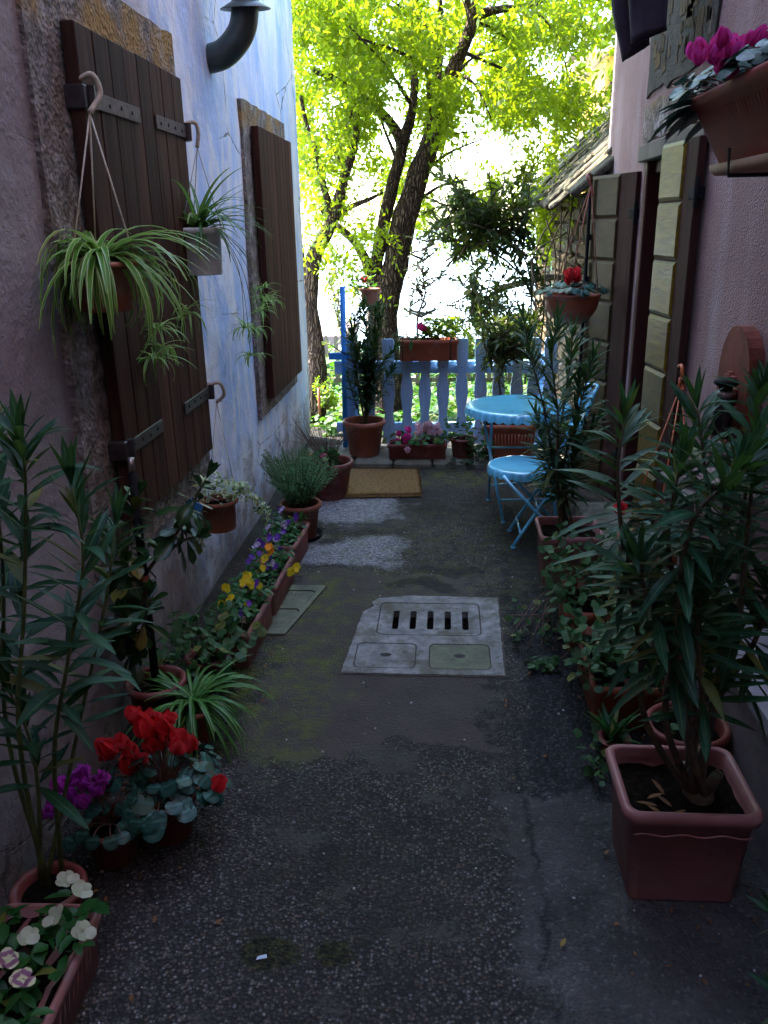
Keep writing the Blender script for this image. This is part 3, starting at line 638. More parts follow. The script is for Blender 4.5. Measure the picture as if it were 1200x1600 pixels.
# ------------------------------------------------------------------ stone outbuilding
XS = 1.2; t = thing('stone_outbuilding', 'low rubble stone outbuilding with a rough slate roof beyond the pink house', 'outbuilding', (2.5, 8.5, 0))
b = MB(); b.box((XS+.03+1.2, 8.75, .98), (2.4, 5.2, 2.1)); part('wall_core', b, M['mortar'], t)
b = MB(); z = 0; 
while z < 1.98:
    hh = rnd(.09, .19); y = 6.15
    while y < 11.34:
        L = rnd(.08, .40); L = min(L, 11.36-y)
        if not (9.7 < y+L/2 < 10.45 and 1.35 < z+hh/2 < 1.72) and L > .03:
            nb = 2 if hh > .15 and R.random() < .3 else 1
            for q in range(nb):
                b.bbox((XS+rnd(-.012, .012), y+L/2, z+hh*(q+.5)/nb), (.10, L-rnd(.008, .03), hh/nb-rnd(.008, .035)), .024, Matrix.Rotation(rnd(-.09, .09), 3, 'X'))
        y += L
    z += hh
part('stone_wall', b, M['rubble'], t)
b = MB(); b.bbox((XS-.02, 10.1, 1.76), (.16, .95, .12), .02); part('stone_lintel', b, M['surround'], t)
b = MB(); b.box((XS-.028, 9.75, 1.30), (.004, .10, .16)); b.box((XS-.028, 9.62, 1.12), (.004, .07, .10)); part('paint_mark', b, m_simple('green_paint', (.07, .42, .22), (.2, .22, .14), 60, .7), t)
# end wall towards the garden
b = MB(); z = 0
while z < 2.0:
    hh = rnd(.09, .19); x = XS-.02
    while x < 3.5: L = rnd(.12, .4); b.bbox((x+L/2, 11.36, z+hh/2), (L-.012, .1, hh-.012), .018); x += L
    z += hh
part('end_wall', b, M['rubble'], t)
b = MB(); ang = math.radians(45)
def roofpt(u, y): return V((.98+u*math.cos(ang), y, 2.05+u*math.sin(ang)))
b.add([roofpt(0, 6.1)+V((0, 0, -.03)), roofpt(0, 11.7)+V((0, 0, -.03)), roofpt(1.9, 11.7)+V((0, 0, -.03)), roofpt(1.9, 6.1)+V((0, 0, -.03)), V((3.9, 6.1, 2.0)), V((3.9, 11.7, 2.0))], [(0, 1, 2, 3), (3, 2, 5, 4)])
rf = part('roof', b, M['mortar'], t)
b = MB(); u = 0; row = 0
while u < 1.9:
    y = 6.1-rnd(0, .2)
    while y < 11.75:
        W = rnd(.10, .34); rot = Matrix.Rotation(rnd(-.09, .09), 3, 'X') @ Matrix.Rotation(-ang+rnd(.02, .12), 3, 'Y') @ Matrix.Rotation(rnd(-.08, .08), 3, 'Z')
        p = roofpt(u+(rnd(-.10, .03) if row == 0 else rnd(-.03, .03)), y+W/2)+V((0, 0, .022+rnd(0, .03)))
        b.bbox(p, (rnd(.26, .40), W-.008, rnd(.025, .065)), .012, rot); y += W
    u += .17; row += 1
for k in range(26): b.bbox(roofpt(rnd(-.05, .08), rnd(6.1, 11.6))+V((0, 0, .0)), (.2, rnd(.1, .25), .03), .006, Matrix.Rotation(-ang*.5+rnd(-.2, .2), 3, 'Y'))
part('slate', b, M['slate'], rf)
b = MB(); y = 6.1
while y < 11.7: L = rnd(.25, .45); b.bbox(roofpt(1.9, y+L/2)+V((0, 0, .05)), (.3, L-.01, .09), .03); y += L
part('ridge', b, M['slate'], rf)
# iron bar beside the far leaf
b = MB(); b.tube([(.875, 5.5, 0), (.875, 5.5, 2.03), (.87, 5.49, 2.06)], .011, 8)
for z in (.5, 1.2, 1.45, 1.7): b.bbox((.885, 5.52, z), (.04, .06, .035), .004)
part('shutter_bar', b, M['black'], RH)

# ------------------------------------------------------------------ far buildings
c = onY(935, 72, 24); t = thing('orange_house', 'orange house with pale eaves behind the stone roof', 'house', (7, 26, -2))
b = MB(); b.box((c.x+2.6, 27, 1.9), (4.6, 5, 7.8)); part('wall', b, M['orangew'], t)
b = MB(); b.box((c.x+2.5, 26.9, 5.95), (5.4, 5.6, .22)); b.box((c.x+2.5, 26.9, 6.2), (4.8, 5.2, .28)); part('eaves', b, M['creamw'], t)
b = MB(); b.box((c.x+.5, 24.47, 4.6), (.14, .08, 1.6)); part('shutter', b, M['frame'], t)
b = MB(); b.prism([(c.x-.2, 6.35), (c.x+5.2, 6.35), (c.x+2.5, 7.5)], -29.6, -24.2, Mx); part('roof', b, M['slate'], t)
t = thing('low_house', 'long low pinkish wall top seen between the left tree trunk and the blue pole', 'house', (-4, 20, -1.5))
b = MB(); b.box((-4.9, 20, -2.9), (5.2, 2, 3.2)); part('wall', b, M['creamw'], t)
b = MB(); p0 = onY(498, 511, 20); p1 = onY(527, 524, 20); b.box((-3.6, 19.6, (p0.z+p1.z)/2), (2.9, 2.6, p0.z-p1.z)); part('roof', b, M['pinkst'], t)

# ================================================================== PLANT KIT
FM = {}
def fmesh(kind, mname):
    key = (kind, mname)
    if key in FM: return FM[key]
    out = []
    for var in range(3):
        b = MB()
        if kind == 'cyclamen':
            for k in range(5):
                a = 2*PI*k/5+rnd(-.2, .2); d = V((math.cos(a)*.45, math.sin(a)*.45, 1)); u = V((math.cos(a), math.sin(a), .1))
                b.leaf(V((math.cos(a)*.006, math.sin(a)*.006, 0)), d, u, .058*rnd(.85, 1.15), .046, lambda t: max(.1, math.sin(PI*(.12+.83*t))**.7), rnd(.2, .9), .12, 5)
            b.lathe([(.004, .006), (.009, 0), (.006, -.006), (.001, -.009)], (0, 0, 0), 8)
        elif kind == 'pansy':
            for a, r, z in ((1.9, .024, 0), (1.2, .024, .0015), (3.1, .021, .003), (0, .021, .0035), (-1.57, .026, .005)):
                d = V((math.cos(a), math.sin(a), 0)); b.disc(d*r*.72+V((0, 0, z*1.5)), V((d.x*rnd(-.4, .1), d.y*rnd(-.4, .1), 1)), d, r*.74, lambda q: 1+.08*math.sin(5*q), 10, rnd(-.25, .25), .12)
        elif kind == 'cluster':
            for k in range(26):
                v = rv(); v.z = abs(v.z)*.9; p = v*.032
                for j in range(1): b.disc(p, v+rv()*.5, rv(), .014, petr, 6, .25, .06)
        FM.setdefault(key, []).append(b.mesh('flower_'+kind, M[mname], smooth=True))
    return FM[key]
def flower(T, kind, mname, p, face=UP, s=1.0, name='flower'):
    me = R.choice(fmesh(kind, mname)); o = link(bpy.data.objects.new(name, me)); o.parent = T
    o.location = V(p)-ORG.get(T.name, V((0, 0, 0))); q = V(face).normalized().to_track_quat('Z', 'Y')
    o.rotation_euler = (q @ Matrix.Rotation(rnd(-.7, .7), 3, 'Z').to_quaternion()).to_euler(); o.scale = (s, s, s); return o

def round_pot(T, c, rt_, rb, h, mat='terra', saucer=False, name='pot'):
    b = MB(); rim = h*.15
    b.lathe([(.001, 0), (rb, 0), (rb+.004, .006), (rt_-.012, h-rim), (rt_-.002, h-rim+.002), (rt_+.004, h-rim+.008), (rt_+.006, h-.008), (rt_, h), (rt_-.012, h), (rt_-.017, h-.008), (rt_-.022, h-rim), (rt_-.03, h*.62)], c, 36)
    p = part(name, b, M[mat], T, True)
    b = MB(); vs = []; 
    b.lathe([(rt_-.02, h*.80), (rt_*.5, h*.82), (.001, h*.83)], c, 20); part('soil', b, M['soil'], p)
    if saucer: b = MB(); b.lathe([(.001, .0), (rb+.03, .0), (rb+.045, .03), (rb+.038, .03), (rb+.02, .006)], V(c)-V((0, 0, .004)), 32); part('saucer', b, M['black' if saucer == 'black' else mat], T, True)
    return p
def trough(T, c, yaw, lx, ly, h, mat='terra2', name='planter', rim=.018, taper=.82, ribs=True):
    rot = Matrix.Rotation(yaw, 3, 'Z'); b = MB(); X, Y = lx/2, ly/2; r = min(X, Y)*.22; q = taper
    X2, Y2 = X-(1-q)*min(X, Y), Y-(1-q)*min(X, Y)
    w2 = lambda f: (X2+(X-rim*.7-X2)*f, Y2+(Y-rim*.7-Y2)*f)
    secs = [(0, *w2(0), r*.7), (h*.02, X2+.002, Y2+.002, r*.8), (h-.045, *w2(.93), r), (h-.036, X-.004, Y-.004, r*1.1), (h-.012, X, Y, r*1.1), (h-.003, X-.006, Y-.006, r*1.1), (h, X-.012, Y-.012, r), (h-.004, X-rim, Y-rim, r*.8), (h-.04, X-rim-.003, Y-rim-.003, r*.8), (h*.8, X-rim-.008, Y-rim-.008, r*.8)]
    b.rloft(secs, c, rot, 5)
    if ribs:
        for sgn in (-1, 1):
            n = int(max(lx, ly)/.028)
            for k in range(1, n):
                f = k/n*2-1
                if lx >= ly: a0 = V((f*X2*.93, sgn*(Y2-.002), h*.08)); a1 = V((f*X*.93, sgn*(w2(.85)[1]-.002), h*.74))
                else: a0 = V((sgn*(X2-.002), f*Y2*.93, h*.08)); a1 = V((sgn*(w2(.85)[0]-.002), f*Y*.93, h*.74))
                b.tube([V(c)+rot @ a0, V(c)+rot @ a1], .006, 5)
    p = part(name, b, M[mat], T, False)
    for pl in p.data.polygons: pl.use_smooth = True
    b = MB(); nn = 8; vs = []
    for j in range(nn+1):
        for i in range(nn+1):
            vs.append(V(c)+rot @ V(((i/nn*2-1)*(X-rim-.006), (j/nn*2-1)*(Y-rim-.006), h*.83+rnd(-.008, .008))))
    b.add(vs, [(j*(nn+1)+i, j*(nn+1)+i+1, (j+1)*(nn+1)+i+1, (j+1)*(nn+1)+i) for j in range(nn) for i in range(nn)]); part('soil', b, M['soil'], p, True)
    return p

def whorls(fo, path, t0, n, L, W, k=3, tip=True, prof=lance, open_=(.5, 1.2), bend=(.15, .6)):
    m = len(path)-1
    for i in range(n):
        t = t0+(1-t0)*(i+.5)/n; x = t*m; j = min(int(x), m-1); p = path[j].lerp(path[j+1], x-j); ax = (path[j+1]-path[j]).normalized()
        a0 = rnd(0, 6.28); o1 = ax.orthogonal().normalized(); o2 = ax.cross(o1)
        rise = (t-t0)/(1-t0); op = open_[1]+(open_[0]-open_[1])*rise**1.5
        for q in range(k):
            if R.random() < .1: continue
            a = a0+2*PI*q/k+rnd(-.3, .3); rad = o1*math.cos(a)+o2*math.sin(a); o = op+rnd(-.2, .25)
            d = ax*math.cos(o)+rad*math.sin(o); s = (1-.45*rise**3)*rnd(.55, 1.15)
            fo.leaf(p+rad*.003, d, ax*math.sin(o)-rad*math.cos(o)+UP*.01, L*s, W*s*rnd(.85, 1.1), prof, rnd(*bend)*R.choice((1, 1, 1.8, -.3)), rnd(.02, .25), 6)
    if tip:
        p = path[-1]; ax = (path[-1]-path[-2]).normalized()
        for q in range(4):
            a = 1.57*q+rnd(-.3, .3); o1 = ax.orthogonal().normalized(); rad = o1*math.cos(a)+ax.cross(o1)*math.sin(a)
            fo.leaf(p, ax+rad*.3, ax*.3-rad, L*.6, W*.6, prof, .05, .2, 4)
def oleander(T, stems, L, W, n, t0=.3, r0=.008, mat='oleander', k=3, smat='stemw', **kw):
    fo = MB()
    for st in stems:
        pth = curve(st, 6); b = MB(); rr = [r0*(1-.65*i/(len(pth)-1)) for i in range(len(pth))]; b.tube(pth, rr, 7)
        part('stem', b, M[smat], T, True); ln = sum((pth[i+1]-pth[i]).length for i in range(len(pth)-1))
        whorls(fo, pth, t0 if not callable(t0) else t0(), max(3, int(n*ln)), L, W, k, **kw)
    return part('foliage', fo, M[mat], T, True)
def tuft(fo, c, n, L, W, spread=1.1, bend=(1.2, 2.6), prof=strap, upb=.9):
    for i in range(n):
        a = rnd(0, 6.28); e = rnd(.15, 1)**.8*spread; d = V((math.cos(a)*math.sin(e), math.sin(a)*math.sin(e), math.cos(e)*upb)); l = L*rnd(.55, 1.15)
        fo.leaf(V(c)+V((rnd(-.02, .02), rnd(-.02, .02), 0)), d, UP, l, W*rnd(.75, 1.15), prof, rnd(*bend), .16, 8)
def cycl_leaves(fo, st, c, n, R_, Hh, r=.036, squash=1.0):
    for i in range(n):
        a = rnd(0, 6.28); q = math.sqrt(rnd(.03, 1)); p = V(c)+V((math.cos(a)*q*R_, math.sin(a)*q*R_*squash, Hh*(1-.55*q*q)*rnd(.6, 1.1)))
        nrm = V((math.cos(a)*q*.9, math.sin(a)*q*.9, 1))+rv()*.35
        fo.disc(p, nrm, V((math.cos(a), math.sin(a), -.3)), r*rnd(.75, 1.25), heartr, 14, rnd(-.12, .05), .035)
        st.tube(curve([V(c), V(c).lerp(p, .6)+V((0, 0, .02)), p], 3), .0018, 5)
def cyclamen(T, c, n, R_, Hh, cols, nf, fh, fr=.06, r=.036, sc=1.0, lean=(0, 0), leafm='cyclleaf'):
    fo, st = MB(), MB(); cycl_leaves(fo, st, c, n, R_, Hh, r)
    for i in range(nf):
        a = rnd(0, 6.28); q = math.sqrt(rnd(0, 1))*fr; p = V(c)+V((math.cos(a)*q+lean[0], math.sin(a)*q+lean[1], fh+rnd(-.045, .035)))
        flower(T, 'cyclamen', R.choice(cols), p, V((rnd(-.5, .5), rnd(-.5, .2), 1)), rnd(.8, 1.15)*sc)
        st.tube(curve([V(c)+V((rnd(-.02, .02), rnd(-.02, .02), 0)), V(c).lerp(p, .6)+V((0, 0, .03)), p+V((0, 0, -.004))], 4), .0018, 5)
    part('foliage', fo, M[leafm], T, True); part('stem', st, M['stemr'], T, True)
def low_leaves(fo, st, c, n, rx, ry, h, r, rf=ger, yaw=0, cup=.15):
    for i in range(n):
        x, y = rnd(-1, 1)*rx, rnd(-1, 1)*ry; v = Matrix.Rotation(yaw, 3, 'Z') @ V((x, y, 0)); p = V(c)+v+V((0, 0, h*rnd(.15, 1)))
        fo.disc(p, UP+rv()*.75, rv(), r*rnd(.6, 1.25), rf, 10, rnd(-.1, cup), .07)
        if i % 3 == 0: st.tube([V(c)+v*.6, p], .0015, 4)
def small_ovals(fo, c, n, rx, ry, h, L, W, yaw=0):
    for i in range(n):
        v = Matrix.Rotation(yaw, 3, 'Z') @ V((rnd(-1, 1)*rx, rnd(-1, 1)*ry, 0)); p = V(c)+v+V((0, 0, h*rnd(0, 1)**.8)); d = rv(); d.z = abs(d.z)*.6
        fo.leaf(p, d, UP+rv()*.3, L*rnd(.6, 1.2), W*rnd(.7, 1.2), oval, rnd(.2, 1), .12, 3)
def pansies(T, c, yaw, lx, ly, h, n, cols, nf, lm='greens', L=.045, fs=.9, fh=None, face=None):
    fo = MB(); small_ovals(fo, c, n, lx/2, ly/2, h, L, L*.5, yaw); part('foliage', fo, M[lm], T, True)
    st = MB(); rot = Matrix.Rotation(yaw, 3, 'Z')
    for i in range(nf):
        v = rot @ V((rnd(-1, 1)*lx*.45, rnd(-1, 1)*ly*.46, 0)); p = V(c)+v+V((0, 0, h*rnd(.75, 1.35)))
        fc = face or (V((0, -.9, .75))+rv()*.7); flower(T, 'pansy', cols[i % len(cols)], p, fc, fs*rnd(.8, 1.2)); st.tube(curve([V(c)+v*.9, V(c)+v+V((0, 0, h*.6)), p-V(fc).normalized()*.006], 3), .0013, 4)
    part('stem', st, M['stemg'], T, True)

# ================================================================== FENCE, POLE
YF = 6.74
t = thing('picket_fence', 'pale blue wavy picket fence closing the end of the alley', 'fence', (0, YF, 0))
def picket(x, z0, z1, wd=.088):
    prof = [(0, .044), (.09, .044), (.12, .040), (.14, .047), (.17, .041), (.26, .030), (.30, .028), (.40, .036), (.50, .044), (.58, .040), (.66, .030), (.70, .026), (.725, .036), (.745, .043), (.76, .036), (.80, .040), (.93, .042), (.97, .042), (1, .036)]
    k = wd/.088*1.18; b = MB(); poly = [(x+w_*k, z0+(z1-z0)*q) for q, w_ in prof]+[(x-w_*k, z0+(z1-z0)*q) for q, w_ in reversed(prof)]
    M4 = Matrix(((1, 0, 0, 0), (0, 0, -1, YF), (0, 1, 0, 0), (0, 0, 0, 1))); plate(b, poly, [], .0, .022, M4); return b
xs = [onY(px, 640, YF).x for px in (549, 579, 608, 636, 664, 692, 721, 750, 778, 806, 832, 856)]
for i, x in enumerate(xs): part('picket', picket(x, .075, .93 if i not in (3, 4, 5) else .80+.1), M['bluefence'], t)
for z in (.70, .205): b = MB(); b.bbox(((xs[0]+xs[-1])/2-.03, YF+.022, z), (xs[-1]-xs[0]+.2, .036, .10 if z > .5 else .075), .004); part('rail', b, M['bluefencex'], t)
for x in (xs[0]+.02, xs[-1]-.05): b = MB(); b.bbox((x, YF+.08, .40), (.07, .07, .80), .005); part('post', b, M['bluefence'], t)
b = MB()
for x in xs:
    for z in (.70, .205): b.lathe([(.0001, .003), (.0045, .002), (.005, 0)], (x, YF-.0225, z), 8, Matrix.Rotation(PI/2, 3, 'X'))
part('screw', b, M['iron'], t)
b = MB(); p0 = onY(535, 448, 6.66); p1 = onY(540, 700, 6.66); b.tube([V((p1.x, 6.66, 0)), V((p0.x, 6.66, p0.z))], .021, 16)
t = thing('blue_pole', 'bright blue upright pole tied to the left end of the fence', 'pole', (p1.x, 6.66, 0)); part('shaft', b, M['bluepole'], t, True)
b = MB(); b.bbox((p1.x-.03, 6.70, .80), (.17, .03, .055), .004); part('gate_arm', b, M['bluepole'], t)
b = MB(); b.tube([V((p0.x+.024*math.cos(a), 6.66+.024*math.sin(a), .83+.01*math.sin(a*2))) for a in np.linspace(0, 6.3, 16)], .004, 6); b.tube([V((p0.x, 6.635, .84)), V((p0.x+.1, 6.64, .79)), V((p0.x+.16, 6.66, .80))], .004, 6); part('tie', b, M['black'], t, True)

# ================================================================== TABLE AND CHAIR
def scallop_top(T, c, r, name, drop=.045, n=36):
    b = MB(); k = n*8; vs = []; rings = [(0.001, 0), (.5, .0005), (.86, .002), (.94, .003), (.985, .0)]
    for f, z in rings:
        for i in range(k): a = 2*PI*i/k; vs.append(V(c)+V((r*f*math.cos(a), r*f*math.sin(a), z)))
    for z, q in ((-.008, 1.0), (-drop*.5, 1.012), (-drop, 1.02)):
        for i in range(k):
            a = 2*PI*i/k; s = abs(math.sin(a*n/2)); rr = r*q*(1+.032*(s-.5)*(0 if z > -.01 else 1)); zz = z - (.012*s if z == -drop else 0); vs.append(V(c)+V((rr*math.cos(a), rr*math.sin(a), zz)))
    fs = [(j*k+i, j*k+(i+1) % k, (j+1)*k+(i+1) % k, (j+1)*k+i) for j in range(7) for i in range(k)]
    b.add(vs, fs); b.lathe([(r*.98, -.006), (.001, -.006)], c, 40); return part(name, b, M['table'], T, True)
tc = V((.465, 5.27, .70)); t = thing('bistro_table', 'round pale blue metal folding table with a scalloped edge', 'table', (tc.x, tc.y, 0))
scallop_top(t, tc, .33, 'tabletop')
def foot(b, p): b.lathe([(.0001, 0), (.016, 0), (.017, .006), (.012, .014)], p, 12)
fl_ = [V((.30, 5.44, 0)), V((.37, 5.0, 0)), V((.66, 5.56, 0)), V((.70, 5.02, 0))]
tops = [V((.60, 5.38, .68)), V((.62, 5.14, .68)), V((.34, 5.42, .68)), V((.36, 5.12, .68))]
tl = [(V((.30, 5.44, 0)), V((.22, 5.38, .68))), (V((.37, 5.0, 0)), V((.30, 5.10, .68))), (V((.66, 5.56, 0)), V((.66, 5.4, .68))), (V((.72, 5.06, 0)), V((.66, 5.14, .68)))]
legs = [(fl_[0], V((.235, 5.20, .68))), (fl_[1], V((.33, 5.06, .40))), (fl_[2], V((.40, 5.42, .68))), (fl_[3], V((.42, 5.10, .68)))]
for f, tp in ((V((.30, 5.44, 0)), V((.29, 5.10, .69))), (V((.37, 4.99, 0)), V((.23, 5.36, .69))), (V((.66, 5.56, 0)), V((.64, 5.14, .69))), (V((.70, 5.0, 0)), V((.66, 5.44, .69)))):
    b = MB(); b.tube([f+V((0, 0, .01)), tp], .0095, 10); foot(b, f); part('leg', b, M['table'], t, True)
for a, c_ in ((V((.315, 5.37, .13)), V((.66, 5.48, .13))), (V((.345, 5.06, .13)), V((.69, 5.07, .13))), (V((.31, 5.30, .25)), V((.655, 5.38, .25))), (V((.27, 5.26, .42)), V((.66, 5.26, .42)))):
    b = MB(); b.tube([a, c_], .007, 8); part('crossbar', b, M['table'], t, True)
sc = V((.455, 4.76, .45)); t = thing('bistro_chair', 'pale blue metal folding chair with round seat drawn up beside the table', 'chair', (sc.x, sc.y, 0))
scallop_top(t, sc, .20, 'seat', .035, 26)
for y, in ((4.86,), (4.58,)):
    pass
for yf, yb in ((4.84, 4.90), (4.56, 4.60)):
    b = MB(); f = V((.40, yf, 0)); d = V((.83, yf+.05, .93)); k = V((.66, yf+.03, .44))
    b.tube(curve([f+V((0, 0, .01)), k, V((.76, yf+.04, .72)), d], 5), .0105, 10); foot(b, f); part('back_leg', b, M['table'], t, True)
    b = MB(); f = V((.72, yf+.0, 0)); tp = V((.33, yf+.02, .43)); b.tube([f+V((0, 0, .01)), tp], .0105, 10); foot(b, f); part('leg', b, M['table'], t, True)
for a, c_ in ((V((.44, 4.56, .09)), V((.44, 4.84, .09))), (V((.66, 4.57, .07)), V((.66, 4.86, .07))), (V((.545, 4.58, .21)), V((.545, 4.86, .21)))):
    b = MB(); b.tube([a, c_], .007, 8); part('crossbar', b, M['table'], t, True)
for zz, rr in ((.90, .0), (.66, 0)):
    b = MB(); b.tube(curve([V((.66+(zz-.44)*.34, 4.60, zz)), V((.70+(zz-.44)*.34, 4.73, zz+.02)), V((.66+(zz-.44)*.34, 4.88, zz))], 5), .009, 8); part('back_rail', b, M['table'], t, True)
for k in range(6):
    y = 4.635+k*.043; b = MB(); rot = Matrix.Rotation(.33, 3, 'Y'); b.bbox((.787, y, .78), (.006, .022, .25), .002, rot); part('back_slat', b, M['table'], t)

# ================================================================== DOORMAT
b = MB(); vs = []; nn = 40; mo = [(-.78, 6.13), (-.20, 6.12), (-.155, 5.50), (-.72, 5.46)]
for j in range(nn+1):
    for i in range(nn+1):
        u, v = i/nn, j/nn; p = V((*mo[0], 0)).lerp(V((*mo[1], 0)), u).lerp(V((*mo[3], 0)).lerp(V((*mo[2], 0)), u), v)
        e = min(u, 1-u, v, 1-v)*nn; p.x += .008*noise.noise(p*9); vs.append(p+V((0, 0, .024*min(1, e/1.2)+.006+rnd(0, .004)+.012*v*(1-v))))
b.add(vs, [(j*(nn+1)+i, (j+1)*(nn+1)+i, (j+1)*(nn+1)+i+1, j*(nn+1)+i+1) for j in range(nn) for i in range(nn)])
t = thing('doormat', 'worn brown coir doormat lying before the stone ledge', 'doormat', (-.47, 5.8, 0)); part('backing', b, M['mat'], t, True)
b = MB()
for k in range(9000):
    u, v = rnd(0, 1), rnd(0, 1)
    if R.random() < .25: 
        if R.random() < .5: u = R.choice((0, 1))
        else: v = R.choice((0, 1))
    p = V((*mo[0], 0)).lerp(V((*mo[1], 0)), u).lerp(V((*mo[3], 0)).lerp(V((*mo[2], 0)), u), v); d = V((rnd(-.6, .6), rnd(-.6, .6), 1)).normalized()*rnd(.008, .02); q = p+V((0, 0, .022)); s_ = V((.0012, 0, 0))
    b.add([q-s_, q+s_, q+d], [(0, 1, 2)])
f_ = part('coir_pile', b, M['mat'], t)

# ================================================================== POTTED PLANTS, LEFT SIDE
GP = 'potted plants along the left wall'
# white pansies, bottom left
c = V((-.985, 1.20, 0)); t = thing('planter_box', 'long terracotta box of cream pansies in the bottom left corner', 'planter', c)
trough(t, c, .03, .27, .86, .17); pansies(t, c+V((0, .1, .15)), 0, .24, .60, .085, 230, ['creamp'], 0, 'greens', .062, .8)
for px_, py_, k in ((128, 1392, 0), (130, 1455, 0), (86, 1432, 0), (45, 1465, 0), (12, 1500, 1), (35, 1530, 1), (105, 1375, 0)):
    flower(t, 'pansy', 'creamp' if k else 'white', onZ(px_, py_, .255), V((rnd(-.4, .6), -.5, .8))+rv()*.5, .82)
# tall foreground oleander
c = V((-1.06, 1.72, 0)); t = thing('potted_oleander', 'tall foreground oleander reaching up the left edge of the picture', 'oleander', c)
round_pot(t, c, .095, .07, .13, 'terradk')
S = []
for pts in ([(40, 1330), (30, 1150), (38, 950), (40, 760), (32, 690)], [(75, 1330), (85, 1180), (105, 1040), (130, 880), (112, 760)], [(20, 1330), (12, 1150), (5, 900), (-10, 740), (-20, 660)], [(60, 1340), (60, 1240), (45, 1150), (5, 1060)], [(85, 1330), (130, 1100), (190, 960), (215, 860)]):
    yv = rnd(1.55, 1.75); S.append([c+V((rnd(-.03, .03), rnd(-.03, .03), .15))]+[onY(x, y, yv) for x, y in pts[1:]])
S[4] = [c+V((0, 0, .15)), onY(120, 1150, 1.85), onY(165, 940, 1.95), onY(180, 820, 2.0)]
oleander(t, S, .19, .035, 15, .34, .007, smat='stemg')
# small oleander sprig leaning over the box
# purple and red cyclamens
c = V((-.99, 1.98, 0)); t = thing('potted_cyclamen', 'purple flowered cyclamen in front of the red one, left wall', 'cyclamen', c)
round_pot(t, c, .085, .06, .13, 'terradk'); cyclamen(t, c+V((0, 0, .12)), 34, .15, .12, ['purple'], 0, .3, .05)
st = MB()
for px_, py_ in ((105, 1235), (130, 1210), (152, 1240), (135, 1258), (95, 1265), (75, 1275), (118, 1225), (158, 1222), (140, 1228), (112, 1252)):
    p = onY(px_, py_, 1.98+rnd(-.05, .05)); flower(t, 'cyclamen', 'purple', p, V((rnd(-.5, .5), rnd(-.6, 0), 1)), rnd(.85, 1.1)); st.tube(curve([c+V((0, 0, .12)), c.lerp(p, .7)+V((0, 0, .07)), p], 4), .0018, 5)
part('flower_stem', st, M['stemr'], t, True)
c = V((-.86, 2.10, 0)); t = thing('potted_cyclamen', 'bright red cyclamen with large silvery leaves beside the alley floor', 'cyclamen', c)
round_pot(t, c, .10, .07, .15, 'terradk'); fo, st = MB(), MB(); cycl_leaves(fo, st, c+V((0, 0, .13)), 75, .20, .14, .043)
for px_, py_ in ((215, 1125), (240, 1130), (262, 1140), (230, 1150), (258, 1162), (285, 1160), (300, 1170), (180, 1175), (205, 1180), (165, 1185), (195, 1200), (220, 1190), (245, 1135), (275, 1175), (210, 1205), (190, 1168), (235, 1172), (268, 1128), (345, 1213)):
    p = onY(px_, py_, 2.12+rnd(-.06, .06)); flower(t, 'cyclamen', 'red', p, V((rnd(-.6, .6), rnd(-.6, 0), 1)) if px_ < 330 else V((-.3, 0, -1)), rnd(.85, 1.2)); st.tube(curve([c+V((0, 0, .12)), c.lerp(p, .7)+V((0, 0, .07)), p], 4), .0018, 5)
part('foliage', fo, M['cyclleaf'], t, True); part('stem', st, M['stemr'], t, True)
# spider plant on the ground
c = V((-.92, 2.60, 0)); t = thing('potted_spider_plant', 'striped spider plant in a clay pot on the ground, behind the red cyclamen', 'spider plant', c)
round_pot(t, c, .09, .065, .15, 'terra'); fo = MB(); tuft(fo, c+V((0, 0, .14)), 130, .33, .018, 1.25, (1.2, 2.7)); part('foliage', fo, M['spidermid'], t, True)
# pittosporum with stake
c = V((-1.08, 2.68, 0)); t = thing('potted_shrub', 'dark thick-leaved shrub tied to a tall stake under the near shutter', 'shrub', c)
round_pot(t, c, .11, .08, .2, 'terradk'); b = MB(); b.tube([c+V((0, 0, .1)), c+V((0, .02, 1.0))], .016, 8); sk = part('stake', b, M['black'], t, True)
b = MB(); b.tube([c+V((0, .02, 1.0)), c+V((0, .021, 1.055))], .012, 8); part('stake_tip', b, M['chrome'], sk, True)
b = MB(); b.tube([c+V((0.0, -.004, .52)), c+V((0, -.003, .62))], .024, 12); part('stake_tie', b, M['terra'], sk, True)
S = [[c+V((.01, 0, .15)), onY(212, 1050, 2.66), onY(205, 930, 2.66), onY(200, 850, 2.66), onY(215, 780, 2.7)],
     [onY(208, 960, 2.66), onY(205, 905, 2.68), onY(200, 880, 2.6)], [onY(208, 1010, 2.66), onY(225, 975, 2.62), onY(232, 935, 2.6)],
     [onY(208, 1000, 2.66), onY(195, 985, 2.6), onY(190, 960, 2.55)],
     [onY(210, 920, 2.7), onY(255, 860, 2.72), onY(285, 820, 2.74), onY(310, 770, 2.76), onY(322, 748, 2.78)], [onY(255, 860, 2.72), onY(285, 845, 2.74), onY(305, 838, 2.7)]]
oleander(t, S, .125, .052, 22, .3, .008, 'pitt', 4, prof=obov, open_=(.8, 2.2), bend=(.2, .9), smat='stemw')
# violet / ground leaves
c = V((-.97, 2.98, 0)); t = thing('leafy_plant', 'low leafy green plant in a small pot between spider plant and flower boxes', 'plant', c)
round_pot(t, c, .09, .065, .14, 'terradk'); fo, st = MB(), MB(); low_leaves(fo, st, c+V((0, 0, .1)), 210, .19, .22, .16, .026); part('foliage', fo, M['geran'], t, True); part('stem', st, M['stemg'], t, True)
